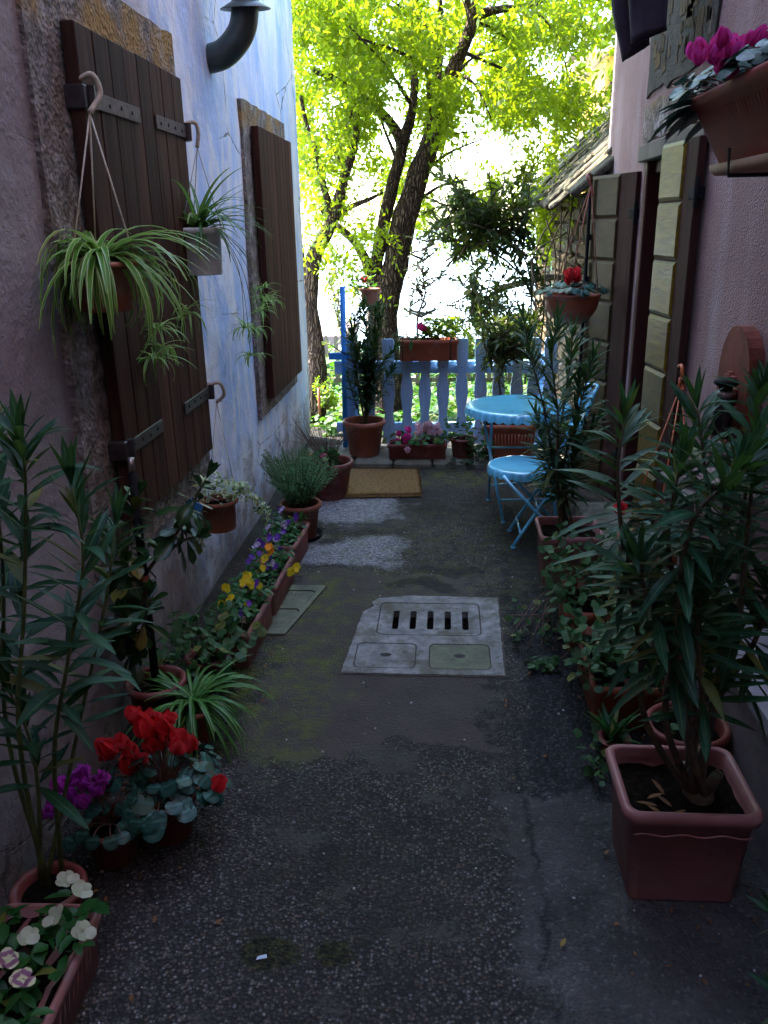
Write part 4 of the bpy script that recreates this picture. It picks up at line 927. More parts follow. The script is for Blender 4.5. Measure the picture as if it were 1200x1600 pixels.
# three boxes of pansies
c = V((-.905, 3.34, 0)); t = thing('planter_box', 'terracotta box with yellow pansies, nearest of the three in the row', 'planter', c, 'pansy boxes in a row by the left wall')
trough(t, c, -.04, .185, .46, .17); pansies(t, c+V((0, 0, .15)), 0, .18, .46, .11, 230, ['yellow', 'violet'], 9, 'greens', .05, .55)
for px_, py_ in ((353, 918), (360, 935), (345, 945), (388, 945), (385, 905), (392, 912)): flower(t, 'pansy', 'yellow', onY(px_, py_, 3.3), V((.1, -.8, .6))+rv()*.5, .68)
c = V((-.885, 3.83, 0)); t = thing('planter_box', 'terracotta box with violet pansies and one orange bloom, middle of the three', 'planter', c, 'pansy boxes in a row by the left wall')
trough(t, c, -.04, .185, .46, .17); pansies(t, c+V((0, 0, .15)), 0, .18, .46, .10, 210, ['violet', 'violet', 'whitev', 'violet'], 18, 'greens', .045, .55)
for px_, py_, k in ((420, 855, 'orange'), (424, 862, 'orange'), (414, 873, 'yellow'), (463, 886, 'yellow'), (455, 893, 'yellow')): flower(t, 'pansy', k, onY(px_, py_, 3.72), V((.1, -.8, .5))+rv()*.5, .7)
c = V((-.89, 4.33, 0)); t = thing('planter_box', 'terracotta box with purple and white pansies, farthest of the three', 'planter', c, 'pansy boxes in a row by the left wall')
trough(t, c, -.05, .20, .42, .17); pansies(t, c+V((0, 0, .15)), 0, .18, .40, .09, 190, ['violet', 'whitev'], 10, 'greens', .042, .62)
# rosemary
c = V((-.87, 4.72, 0)); t = thing('potted_rosemary', 'feathery green rosemary in a round clay pot by the left wall', 'rosemary', c)
round_pot(t, c, .125, .085, .22, 'terra', 'black'); fo, st = MB(), MB()
for i in range(230):
    a = rnd(0, 6.28); q = math.sqrt(R.random()); e = V((math.cos(a)*.26*q, math.sin(a)*.22*q-.02, .18+.26*(1-q*q*.5)*rnd(.7, 1.1))); 
    if e.x < -.2: e.x = -.2; e.z += .08
    P = curve([c+V((rnd(-.05, .05), rnd(-.05, .05), .18)), c+V((e.x*.5, e.y*.5, .2+e.z*.35)), c+V((e.x, e.y, .12+e.z))], 5); st.tube(P, .0016, 4); whorls(fo, P, .2, 15, .030, .0065, 3, False, oval, (.5, 1.0), (0, .3))
part('foliage', fo, M['rosem'], t, True); part('stem', st, M['stemw'], t, True)
# dry shrub + geranium pot
c = V((-.80, 5.52, 0)); t = thing('potted_geranium', 'round brown pot with one hot pink geranium and a dried up shrub', 'geranium', c)
round_pot(t, c, .165, .115, .26, 'terradk'); fo, st = MB(), MB(); low_leaves(fo, st, c+V((-.05, -.08, .24)), 90, .13, .10, .11, .026); part('foliage', fo, M['geran'], t, True)
flower(t, 'cluster', 'hotpink', onY(505, 716, 5.42), V((0, -.5, 1)), 1.0); flower(t, 'cluster', 'orange', onY(484, 712, 5.4), V((0, -.5, 1)), .5)
b = MB()
for i in range(150):
    a = rnd(0, 6.28); q = math.sqrt(R.random()); P = curve([c+V((rnd(-.05, .05), rnd(-.02, .08), .22)), c+V((math.cos(a)*.12*q-.03, .04+math.sin(a)*.10*q, .36)), c+V((math.cos(a)*.26*q-.03, .05+math.sin(a)*.18*q, rnd(.38, .58)))], 3)
    b.tube(P, [.002*(1-.7*k/(len(P)-1)) for k in range(len(P))], 4)
part('dry_twigs', b, M['twig'], t, True)
# oleander in round pot on the ledge
c = V((-.64, 6.44, .058)); t = thing('potted_oleander', 'oleander in a round clay pot standing on the ledge beside the blue pole', 'oleander', c)
round_pot(t, c, .165, .115, .28, 'terra'); S = []
for pts in ([(572, 640), (575, 560), (570, 500), (568, 475)], [(570, 640), (590, 580), (620, 540), (628, 505)][:3], [(568, 640), (555, 580), (548, 530), (560, 490)], [(572, 640), (600, 600), (615, 575)], [(568, 640), (560, 600), (558, 560), (575, 525)], [(570, 640), (585, 545), (585, 500), (590, 480)], [(570, 640), (550, 610), (545, 590)]):
    yv = 6.44+rnd(-.12, .1); S.append([c+V((rnd(-.03, .03), rnd(-.03, .03), .22))]+[onY(x, y, yv) for x, y in pts[1:]])
S += [[c+V((rnd(-.03, .03), rnd(-.03, .03), .24)), onY(572+rnd(-15, 18), 600, 6.44), onY(572+rnd(-26, 34), rnd(480, 560), 6.44+rnd(-.12, .12))] for k in range(7)]
oleander(t, S, .13, .022, 38, .2, .006, k=4)
# pot with red flowers on a post behind the fence
c0 = onY(578, 476, 7.05); t = thing('flower_pot', 'small clay pot of red flowers raised on a post against the big trunk', 'flower pot', c0)
round_pot(t, c0, .085, .06, .13, 'terra'); b = MB(); b.tube([V((c0.x, c0.y, -.05)), c0], .025, 8); part('post', b, M['greywood'], t, True)
fo, st = MB(), MB(); low_leaves(fo, st, c0+V((-.05, 0, .11)), 60, .10, .08, .13, .02, oval and ger); part('foliage', fo, M['garden'], t, True)
for k in range(3): flower(t, 'cluster', 'red', c0+V((-.06+rnd(-.03, .03), -.03, .20+rnd(-.02, .03))), V((0, -.4, 1)), .7)
# box on the fence rail
p0, p1 = onY(622, 530, 6.62), onY(717, 562, 6.62); c = V(((p0.x+p1.x)/2, 6.64, p1.z)); t = thing('planter_box', 'orange clay box hung on the fence rail, full of bright leaves and one pink bloom', 'planter', c)
trough(t, c, 0, p1.x-p0.x, .17, p0.z-p1.z, 'terra3', ribs=False)
b = MB()
for x in (c.x-.2, c.x+.17):
    b = MB(); b.tube([V((x, 6.70, c.z+.19)), V((x, 6.55, c.z+.165)), V((x, 6.552, c.z+.01)), V((x, 6.70, c.z-.01))], .004, 6); part('hanger', b, M['black'], t, True)
fo, st = MB(), MB(); low_leaves(fo, st, c+V((.10, 0, .15)), 260, .15, .08, .17, .024); part('foliage', fo, M['gardeny'], t, True); part('stem', st, M['stemg'], t, True)
fo = MB(); small_ovals(fo, c+V((-.13, 0, .15)), 70, .12, .07, .06, .05, .025); fo.leaf(c+V((-.13, -.09, .17)), V((-.1, -.2, -1)), V((0, -1, 0)), .09, .03, oval, .1, .1, 5); part('trailing_foliage', fo, M['geran'], t, True)
for px_, py_ in ((658, 516), (663, 519)): flower(t, 'cyclamen', 'hotpink', onY(px_, py_, 6.6), V((0, -.3, 1)), 1.0)
# pink cyclamen box on the ledge
c = V((-.215, 6.36, .058)); t = thing('planter_box', 'dark clay box of pink and white cyclamens below the fence', 'planter', c)
trough(t, c, 0, .47, .17, .12, 'terradk', ribs=False); fo, st = MB(), MB()
for dx, n in ((-.14, 26), (.08, 60)): cycl_leaves(fo, st, c+V((dx, 0, .11)), n, .13 if dx < 0 else .16, .09, .034)
part('foliage', fo, M['greens'], t, True); part('stem', st, M['stemr'], t, True)
for i in range(26):
    left = i < 8; x, y = (rnd(622, 645), rnd(675, 698)) if left else (rnd(650, 695), rnd(666, 684)); flower(t, 'cyclamen', ('magenta' if left else 'pink') , onY(x, y, 6.33+rnd(-.04, .04)), V((rnd(-.5, .5), rnd(-.6, 0), 1)), rnd(.7, .95))
flower(t, 'cyclamen', 'pink', onY(640, 704, 6.24), V((-.5, -.8, .3)), .9)
# ivy geranium pot
c = V((.14, 6.38, .058)); t = thing('potted_geranium', 'small round pot with trailing ivy geranium beside the cyclamen box', 'geranium', c)
round_pot(t, c, .105, .075, .15, 'terradk'); fo, st = MB(), MB(); low_leaves(fo, st, c+V((.02, 0, .12)), 80, .16, .10, .17, .024); low_leaves(fo, st, c+V((.13, -.12, .0)), 70, .10, .06, .16, .026); low_leaves(fo, st, c+V((-.02, -.16, -.03)), 20, .1, .04, .04, .02); part('foliage', fo, M['geran'], t, True); part('stem', st, M['stemr'], t, True)
# big red box with shrub behind the table
c = V((.50, 6.44, .058)); t = thing('potted_shrub', 'leafy shrub with a thick pale trunk in a big ribbed red box behind the table', 'shrub', c)
trough(t, c, 0, .42, .34, .27, 'terra3'); fo = MB()
S = [[c+V((0, 0, .2)), onY(780, 600, 6.44), onY(790, 560, 6.44), onY(775, 520, 6.44)], [onY(785, 575, 6.44), onY(760, 545, 6.4), onY(755, 520, 6.38)], [onY(788, 560, 6.44), onY(815, 520, 6.5), onY(825, 490, 6.5)]]
for i in range(22): a = onY(rnd(760, 820), rnd(520, 570), 6.44); S.append([a, a.lerp(onY(rnd(745, 850), rnd(485, 580), 6.35+rnd(0, .3)), .6)+V((0, 0, .04)), onY(rnd(745, 850), rnd(485, 590), 6.35+rnd(0, .3))])
oleander(t, S, .11, .026, 26, .3, .010, 'oleback', 4, open_=(.6, 1.5), bend=(.3, 1.0))

# ================================================================== HANGING POTS, LEFT WALL
def ropes(T, top, pts, mat='rope', r=.0022):
    b = MB()
    for p in pts: b.tube([top, p], r, 5)
    part('rope', b, M[mat], T, True)
c = V((-1.035, 2.86, 1.50)); c = onY(168, 490, 2.86)+V((0, 0, 0)); c.x = max(c.x, -1.06); c = V((-1.08, 2.66, 1.555))
t = thing('hanging_spider_plant', 'large striped spider plant spilling from a clay pot roped to the near hinge', 'spider plant', c)
round_pot(t, c, .11, .08, .15, 'terra'); fo = MB(); tuft(fo, c+V((0, 0, .15)), 150, .38, .023, 1.35, (1.3, 2.8), upb=.8)
def trim(mb, xmin):
    mb.v = [(max(p[0], xmin+.002*(i % 5)), p[1], p[2]) for i, p in enumerate(mb.v)]
trim(fo, -1.17); part('foliage', fo, M['spider'], t, True)
top = V((-1.10, 2.76, 2.14)); ropes(t, top, [c+V((.11*math.cos(a), .11*math.sin(a), .15)) for a in (0, 2.1, 4.2)], r=.0028)
b = MB(); b.tube(curve([V((-1.13, 2.79, 2.24)), V((-1.09, 2.79, 2.25)), V((-1.075, 2.80, 2.20)), top], 6), [.009]*18+[.012], 8); part('hook', b, M['rope'], t, True)
def runner(T, c, tops, groups, mat='spider', n=26, L=.13):
    for tp, g_ in zip(tops, groups):
        fo, st = MB(), MB(); st.tube(curve([tp, tp.lerp(g_, .4)+V((.04, .02, 0)), g_], 6), .0016, 5); tuft(fo, g_, n, L, .011, 1.5, (1., 2.2)); trim(fo, -1.18); part('plantlet', fo, M[mat], T, True); part('runner', st, M['stemg'], T, True)
runner(t, c, [c+V((.05, .05, .15))]*4, [onX(245, 515, -1.08), onX(255, 545, -1.07), onX(240, 560, -1.08), onX(292, 490, -1.1)], n=24, L=.16)
c = V((-1.085, 3.80, 1.60)); t = thing('hanging_spider_plant', 'upright spider plant in a cream pot roped to the second hinge', 'spider plant', c)
round_pot(t, c, .105, .085, .20, 'whitepot'); fo = MB(); tuft(fo, c+V((0, 0, .18)), 66, .34, .021, .95, (.8, 2.4)); trim(fo, -1.17); part('foliage', fo, M['spidermid'], t, True)
top = V((-1.09, 3.90, 2.13)); ropes(t, top, [c+V((.10*math.cos(a), .10*math.sin(a), .20)) for a in (0, 2.1, 4.2)], 'wire')
b = MB(); b.tube(curve([V((-1.14, 3.87, 2.22)), V((-1.09, 3.89, 2.23)), V((-1.08, 3.90, 2.19)), top], 6), .009, 8); part('hook', b, M['rope'], t, True)
q = c+V((.07, .07, .2)); g_ = [onX(412, 450, -1.06), onX(410, 466, -1.06), onX(405, 486, -1.06), onX(398, 515, -1.06), onX(382, 512, -1.07), onX(392, 555, -1.06), onX(418, 470, -1.06)]
runner(t, c, [q]*7, g_, n=24, L=.12)
c = V((-1.0, 3.72, .385)); c = onY(345, 838, 3.62); c = V((-1.085, 3.72, .42)); t = thing('hanging_pot', 'clay pot of cream edged leaves roped to the lower hinge, with a blue tag', 'hanging pot', c)
round_pot(t, c, .095, .075, .15, 'terra'); fo = MB(); small_ovals(fo, c+V((0, 0, .15)), 200, .12, .11, .09, .035, .018); 
for k in range(130):
    u = R.random(); fo.leaf(c+V((.08+.15*u, .02, .20-.14*u*u+rnd(-.03, .03)))+rv()*.02, rv(), UP, .032, .017, oval, .4, .1, 3)
for k in range(40):
    u = R.random(); fo.leaf(c+V((-.06-.02*u, -.09, .15-.24*u))+rv()*.012, rv(), UP, .03, .015, oval, .4, .1, 3)
part('foliage', fo, M['varieg'], t, True)
top = V((-1.10, 3.90, 1.0)); ropes(t, top, [c+V((.09, .02, .15)), c+V((-.06, .06, .15))], 'rope', .0018)
b = MB(); b.tube(curve([V((-1.13, 3.86, 1.09)), V((-1.07, 3.87, 1.10)), V((-1.06, 3.9, 1.04)), top], 5), .008, 8); part('hook', b, M['rope'], t, True)
b = MB(); b.bbox(c+V((-.10, -.10, .14)), (.10, .008, .08), .003, Matrix.Rotation(.5, 3, 'Y')); part('plastic_tag', b, M['bluetag'], t)

# ================================================================== RIGHT SIDE
def hang_bowl(T, c, r, h):
    b = MB(); pr_ = [(.001, 0), (r*.22, 0)]+[(r*math.sin(a)*.97, h*.86*(1-math.cos(a))) for a in np.linspace(.35, PI/2, 10)]+[(r*1.0, h*.9), (r*1.03, h*.92), (r*1.03, h), (r*.95, h), (r*.92, h*.8)]
    b.lathe(pr_, c, 36); p = part('pot', b, M['terra3'], T, True); b = MB(); b.lathe([(r*.93, h*.84), (.001, h*.88)], c, 20); part('soil', b, M['soil'], p)
c = V((.755, 5.2, 1.20)); t = thing('hanging_cyclamen', 'round clay bowl of red cyclamen hung on red cords before the stone wall', 'hanging pot', c)
hang_bowl(t, c, .165, .185); fo, st = MB(), MB(); cycl_leaves(fo, st, c+V((0, 0, .17)), 62, .20, .09, .040); part('foliage', fo, M['cyclleaf'], t, True); part('stem', st, M['stemr'], t, True)
for i in range(9): flower(t, 'cyclamen', 'red', onY(rnd(882, 902), rnd(430, 446), 5.15+rnd(-.03, .03)), V((rnd(-.5, .5), rnd(-.5, 0), 1)), rnd(.7, .95))
top = V((.835, 5.24, 1.99)); ropes(t, top, [c+V((.16*math.cos(a), .16*math.sin(a), .18)) for a in (.2, 2.3, 4.4)], 'cordred', .003)
b = MB(); b.tube(curve([V((.875, 5.5, 2.03)), V((.85, 5.4, 2.06)), V((.81, 5.25, 2.04)), top, V((.85, 5.22, 1.93))], 5), .007, 8); part('hook', b, M['cordred'], t, True)
c = V((.90, 3.38, .36)); t = thing('hanging_cyclamen', 'round clay bowl hung low on orange cords behind the big oleander', 'hanging pot', c)
hang_bowl(t, c, .16, .15); fo, st = MB(), MB(); cycl_leaves(fo, st, c+V((0, 0, .14)), 45, .17, .09, .038); part('foliage', fo, M['cyclleaf'], t, True); part('stem', st, M['stemr'], t, True)
flower(t, 'cyclamen', 'red', onY(968, 802, 3.25), V((0, -.3, 1)), 1); top = onY(1065, 600, 3.6); ropes(t, top, [c+V((.155*math.cos(a), .155*math.sin(a), .15)) for a in (.2, 2.3, 4.4)], 'cordor', .003)
b = MB(); b.tube(curve([top+V((.01, .1, .06)), top+V((0, .02, .07)), top], 5), .008, 8); b.bbox(top+V((0, 0, .0)), (.03, .02, .06), .006); part('hook', b, M['cordor'], t, True)
# trough high on the wall
c = V((.88, 2.40, 1.93)); t = thing('planter_box', 'large ribbed brown trough of magenta cyclamens fixed high on the pink wall', 'planter', c)
trough(t, c+V((0, 0, .012)), 0, .30, .92, .20, 'terrapurple', taper=.42); b = MB(); b.rloft([(0, .08, .365, .02), (.012, .09, .375, .02), (.03, .095, .38, .02)], c+V((0, 0, -.012)), None, 4); part('drip_tray', b, M['terra'], t, True)
b = MB()
for y in (2.15, 2.55):
    b = MB(); b.tube([V((1.09, y, 1.91)), V((.78, y, 1.91)), V((.775, y, 1.98))], .006, 6); b.tube([V((1.09, y, 1.78)), V((.90, y, 1.905))], .005, 6); part('bracket', b, M['iron'], t, True)
fo, st = MB(), MB()
for y in (2.20, 2.45, 2.70, 2.84): cycl_leaves(fo, st, V((.86, y, 2.11)), 34, .19, .12, .046)
for i in range(26):
    a = rnd(2.2, 3.9); p0 = V((.80, 2.83, 2.12)); d = V((math.cos(a)*.8-.2, .6, rnd(-.4, .3))); fo.leaf(p0+V((rnd(-.03, .08), rnd(-.06, .06), 0)), d, UP, rnd(.12, .20), .05, oval, rnd(.2, 1), .1, 5)
part('foliage', fo, M['cyclleaf'], t, True); part('stem', st, M['stemr'], t, True)
for i, (x, y) in enumerate(((1085, 92), (1092, 100), (1110, 90), (1115, 98), (1128, 72), (1135, 82), (1122, 85), (1140, 90), (1152, 82), (1168, 72), (1175, 85), (1163, 90), (1182, 68), (1130, 115), (1137, 120), (1098, 88), (1172, 78), (1190, 84))): flower(t, 'cyclamen', 'magenta', onY(x, y, 2.5+rnd(-.06, .06)), V((rnd(-.6, .6), rnd(-.6, 0), 1)), rnd(.62, .85))
# trousers drying above
t = thing('hanging_trousers', 'dark trousers hanging to dry above the alley, legs dangling at the top edge', 'trousers', (.88, 4.3, 3.1))
def leg(pts, rr, nm, tilt):
    b = MB(); P = curve(pts, 8); n = 36; vs = []; m = len(P)-1
    for i, p in enumerate(P):
        f = i/m; r = rr[0]+(rr[1]-rr[0])*f
        for k in range(n):
            a = 2*PI*k/n; d = V((math.cos(a), math.sin(a)*.62, 0)); fold = 1+.16*noise.noise(V((math.cos(a)*1.6, math.sin(a)*1.6, f*3.5+rr[0]*50)))+.05*noise.noise(V((math.cos(a)*5, math.sin(a)*5, f*9)))
            vs.append(p+d*(r*fold)+V((0, 0, (math.cos(a)*tilt+.008*math.sin(3*a))*(f**6)*r)))
    fs = [(i*n+k, (i+1)*n+k, (i+1)*n+(k+1) % n, i*n+(k+1) % n) for i in range(m) for k in range(n)]
    vs2 = [P[-1]+(vs[m*n+k]-P[-1])*.93+V((0, 0, .004)) for k in range(n)]; vs3 = [p+V((0, 0, .25)) for p in vs2]; q = len(vs)
    b.add(vs+vs2+vs3, fs+[(m*n+k, q+k, q+(k+1) % n, m*n+(k+1) % n) for k in range(n)]+[(q+k, q+n+k, q+n+(k+1) % n, q+(k+1) % n) for k in range(n)]); part(nm, b, M['cloth'], t, True)
q1 = onY(993, 84, 4.4); q2 = onY(1012, 58, 4.25)
leg([q1+V((.0, 0, .9)), q1+V((-.05, 0, .5)), q1+V((-.045, 0, .2)), q1], (.095, .062), 'trouser_leg', .55); leg([q2+V((.0, 0, .9)), q2+V((-.03, 0, .5)), q2+V((-.02, 0, .2)), q2], (.10, .076), 'trouser_leg', .3)
b = MB(); b.bbox(((q1.x+q2.x)/2, 4.33, q1.z+1.0), (.32, .16, .22), .05); part('waist', b, M['cloth'], t); b = MB(); b.tube([V((-1.2, 4.33, q1.z+1.12)), V((1.1, 4.33, q1.z+1.12))], .003, 5); solo('washing_line', b, M['wire'], 'thin washing line stretched across the alley above the trousers', 'line')

# oleander in square pot beside the chair
c = V((.65, 4.14, 0)); t = thing('potted_oleander', 'slender oleander in a square clay pot next to the blue chair', 'oleander', c)
trough(t, c, 0, .33, .34, .29, 'terra2', ribs=False); S = []
for pts in ([(870, 740), (872, 650), (862, 560), (872, 500)], [(880, 740), (900, 660), (915, 600), (925, 560)], [(870, 760), (850, 640), (830, 560), (818, 500)], [(880, 760), (905, 700), (930, 660)], [(868, 740), (880, 640), (892, 560), (895, 520)], [(868, 760), (850, 700), (838, 650)], [(885, 760), (895, 720), (905, 600)]):
    yv = 4.14+rnd(-.14, .12); S.append([c+V((rnd(-.04, .04), rnd(-.04, .04), .22)), ]+[onY(x, y, yv) for x, y in pts])
oleander(t, S, .17, .022, 30, .2, .007, k=4, smat='stemw')
# geranium box, second box
c = V((.66, 3.47, 0)); t = thing('planter_box', 'orange clay box of trailing geranium between the square pot and the wall', 'planter', c)
trough(t, c, .0, .28, .36, .20, 'terra3', ribs=False); fo, st = MB(), MB(); low_leaves(fo, st, c+V((.0, .02, .15)), 330, .20, .26, .32, .025); low_leaves(fo, st, c+V((-.22, .02, .0)), 45, .14, .18, .10, .02)
for k in range(7): st.tube(curve([c+V((-.1, rnd(-.1, .1), .18)), c+V((-.2, rnd(-.15, .15), .16)), c+V((-.3+rnd(-.08, .08), rnd(-.3, .2), .02))], 4), .002, 5)
part('foliage', fo, M['geran'], t, True); part('stem', st, M['stemr'], t, True)
c = V((.68, 2.93, 0)); t = thing('planter_box', 'orange clay box half hidden by the leaves of the big oleander', 'planter', c)
trough(t, c, .0, .28, .50, .20, 'terra3', ribs=False); fo, st = MB(), MB(); low_leaves(fo, st, c+V((-.03, 0, .14)), 280, .18, .27, .20, .026); part('foliage', fo, M['geran'], t, True); part('stem', st, M['stemr'], t, True)
fo, st = MB(), MB(); p = onZ(850, 1045, .0); t = thing('fallen_sprig', 'small green geranium sprig lying on the dark asphalt strip', 'sprig', p)
low_leaves(fo, st, p, 34, .07, .055, .04, .022); st.tube(curve([p, p+V((.08, .05, .03)), p+V((.16, .14, .05))], 4), .002, 5); part('foliage', fo, M['geran'], t, True); part('stem', st, M['stemr'], t, True)
# round dark red pot with aloe
c = V((.80, 2.42, 0)); t = thing('flower_pot', 'round dark red pot tucked behind the big square pot', 'flower pot', c); round_pot(t, c, .13, .09, .235, 'terradk')
fo = MB(); low_leaves(fo, MB(), c+V((-.02, 0, .2)), 20, .08, .08, .05, .02); part('foliage', fo, M['geran'], t, True)
c = V((.60, 2.56, 0)); t = thing('leafy_plant', 'spiky aloe and small round leaves creeping beside the square pot', 'plant', c); round_pot(t, c, .055, .04, .08, 'terradk')
fo = MB(); tuft(fo, c+V((0, 0, .07)), 16, .14, .022, .9, (.1, .5)); part('foliage', fo, M['greens'], t, True); fo, st = MB(), MB(); low_leaves(fo, st, c+V((-.03, -.05, 0)), 70, .10, .16, .10, .02); part('creeping_foliage', fo, M['geran'], t, True)
# the big oleander
c = V((.665, 2.015, 0)); t = thing('potted_oleander', 'big oleander with bare brown stems in a large square clay pot, right foreground', 'oleander', c)
trough(t, c, 0, .37, .33, .315, 'terra2', rim=.024, ribs=False, taper=.76)
b = MB(); P = [c+V((-.155+.31*k/40, -.1545, .245+.004*math.sin(k*.47))) for k in range(41)]; b.tube(P, .0025, 5); part('relief_line', b, M['terra2'], t, True)
rt3 = [c+V((.05, .0, .25))]*9; S = []
for j, (pts, yv) in enumerate([([(1010, 1130), (1000, 1010), (975, 860), (965, 740), (975, 660)], 2.05), ([(1075, 1130), (1070, 1000), (1045, 860), (1050, 790), (1065, 720)], 2.0), ([(1110, 1120), (1130, 980), (1110, 820), (1100, 720), (1090, 640)], 2.1),
     ([(1095, 1120), (1150, 980), (1165, 860), (1175, 760), (1185, 690)], 1.95), ([(1040, 1130), (1050, 1020), (1010, 930), (1000, 880)], 1.9), ([(1120, 1100), (1170, 1020), (1195, 960), (1215, 880)], 1.95),
     ([(1085, 1120), (1085, 960), (1150, 850), (1180, 640), (1195, 600)], 2.15), ([(1070, 1130), (1060, 960), (1080, 820), (1130, 760), (1160, 720)], 1.85), ([(1100, 1130), (1090, 1000), (1095, 930)], 1.85)]):
    S.append([c+V((.055+rnd(-.03, .03), rnd(-.03, .03), .24)), ]+[onY(x, y, yv) for x, y in pts])
fo = MB()
for st_ in S:
    pth = curve(st_, 6); b = MB(); b.tube(pth, [.011*(1-.72*i/(len(pth)-1)) for i in range(len(pth))], 9); part('stem', b, M['stemw'], t, True)
    ln = sum((pth[i+1]-pth[i]).length for i in range(len(pth)-1)); whorls(fo, pth, rnd(.34, .42), int(19*ln), .185, .032, 4, open_=(.5, 1.8), bend=(.1, .5))
part('foliage', fo, M['oleander'], t, True)
b = MB(); b.lathe([(.034, .22), (.045, .25), (.04, .28), (.02, .30)], c+V((.055, 0, 0)), 12)
for k in range(5): a = k*1.3; b.tube(curve([c+V((.055, 0, .25)), c+V((.055+.03*math.cos(a), .03*math.sin(a), .30)), c+V((.055+.05*math.cos(a), .05*math.sin(a), .31+.05*rnd(.5, 1.4)))], 4), [.016]*8+[.013], 9)
part('root_crown', b, M['stemw'], t, True)
fo = MB()
for k in range(7): fo.leaf(c+V((rnd(-.12, .02), rnd(-.12, .0), .27)), rv()*V((1, 1, .1)) if 0 else V((rnd(-1, 1), rnd(-1, 1), .1)), UP, .06, .014, lance, .2, .1, 4)
part('fallen_leaf', fo, M['dryleaf'], t, True)
# oleander at the right edge
c = V((.84, 1.36, 0)); t = thing('potted_oleander', 'oleander in the bottom right corner with only a few leaf tips showing', 'oleander', c); round_pot(t, c, .10, .08, .18, 'terra2')
S = [[c+V((0, 0, .12)), c+V((.0, .0, .3)), onY(1225, 1440, 1.42)], [c+V((0, 0, .12)), onY(1230, 1560, 1.3)], [c+V((0, 0, .12)), c+V((.03, .08, .25))]]; oleander(t, S, .14, .022, 18, .45, .007)
# plaque, jar, crates by the wall
t = thing('carved_plaque', 'carved reddish plaque with rounded top standing against the pink wall', 'plaque', (1.05, 3.08, .9)); c = V((1.055, 3.05, 1.12))
out = [(-.16, -.26), (.16, -.26), (.16, .15)]+[(.16*math.cos(a), .15+.17*math.sin(a)) for a in np.linspace(.2, PI-.2, 12)]+[(-.16, .15)]
Mp = Matrix(((0, 0, -1, c.x), (1, 0, 0, c.y), (0, 1, 0, c.z), (0, 0, 0, 1))); b = MB(); b.prism(out, -.02, .03, Mp); pl = part('board', b, M['carved'], t)
b = MB()
for a in np.linspace(-1.1, 1.1, 9):
    q = V((0, -.18, .034)); e = V((math.sin(a)*.12, -.18+math.cos(a)*.34, .034)); e.x = max(-.12, min(.12, e.x)); b.tube([Mp @ (q+V((math.sin(a)*.02, 0, 0))), Mp @ (q.lerp(e, .6)), Mp @ e], [.010, .020, .014], 8)
part('fluting', b, M['carved'], pl, True)
for k, (a, z) in enumerate(((-.5, .1), (.5, .1), (0, .2))): b = MB(); b.disc(Mp @ V((a*.2, z-.22, .036)), V((-1, 0, 0)), UP, .03, lambda q: .8+.2*math.cos(5*q), 15, .3, .02); part('rosette', b, M['carved'], pl, True)
p = onY(1130, 640, 2.95); t = thing('glass_jar', 'small jar lamp with a black cap and worn metal collar by the plaque', 'lamp', p)
b = MB(); b.lathe([(.001, -.10), (.03, -.10), (.034, -.08), (.034, .03), (.026, .05)], p, 20); part('jar', b, M['glassdk'], t, True); b = MB(); b.lathe([(.026, .045), (.036, .05), (.036, .062), (.026, .068)], p, 20); part('collar', b, M['chrome'], t, True); b = MB(); b.lathe([(.022, .066), (.024, .08), (.042, .092), (.040, .102), (.02, .112), (.001, .114)], p, 20); part('cap', b, M['black'], t, True)
b = MB(); b.bbox(p+V((.06, .02, -.15)), (.16, .20, .02), .003); part('shelf', b, M['greywood'], t)
t = thing('wooden_crate', 'slatted weathered crate leaning behind the big oleander', 'crate', (.99, 3.3, 0))
for k in range(5): b = MB(); b.bbox((.985, 2.95+.14*k, .34), (.02, .05, .62), .003, Matrix.Rotation(.5, 3, 'X')); part('slat', b, M['greywood'], t)
for z in (.16, .52): b = MB(); b.bbox((1.012, 3.25, z), (.02, .75, .05), .003); part('rail', b, M['greywood'], t)
p = onY(1110, 755, 2.75); t = thing('pink_saucer', 'shallow pinkish bowl on a wooden stool behind the oleander leaves', 'bowl', p); b = MB(); b.lathe([(.001, 0), (.06, 0), (.11, .03), (.112, .034), (.10, .03), (.05, .008), (.001, .008)], p, 28); part('bowl', b, M['pinkst'], t, True)
t = thing('wooden_stool', 'weathered wooden stool by the pink wall carrying a shallow bowl', 'stool', (p.x, p.y, 0)); b = MB(); b.bbox(p+V((0, 0, -.014)), (.26, .30, .024), .004); part('seat', b, M['greywood'], t)
for sx in (-.1, .1):
    for sy in (-.12, .12): b = MB(); b.bbox((p.x+sx, p.y+sy, (p.z-.026)/2), (.03, .03, p.z-.026), .003); part('leg', b, M['greywood'], t)

# small litter
for px_, py_, lab in ((1040//1*0+848, 1183, 'curled brown leaf lying on the dark strip near the square pot'), (335, 1443, 'dry brown leaf on the paving left of the mossy hollow')):
    b = MB(); p = onZ(px_, py_, .004); b.leaf(p, V((1, .4, .2)), UP, .035, .022, oval, 1.6, .3, 5); solo('dry_leaf', b, M['dryleaf'], lab, 'leaf', smooth=True)
b = MB(); p = onZ(408, 1497, .006); b.add([p+V((-.012, -.006, 0)), p+V((.016, .0, .002)), p+V((.012, .01, .004)), p+V((-.01, .004, .001))], [(0, 1, 2, 3)]); solo('paper_scrap', b, M['paper'], 'tiny pale scrap lying in the mossy hollow', 'scrap')

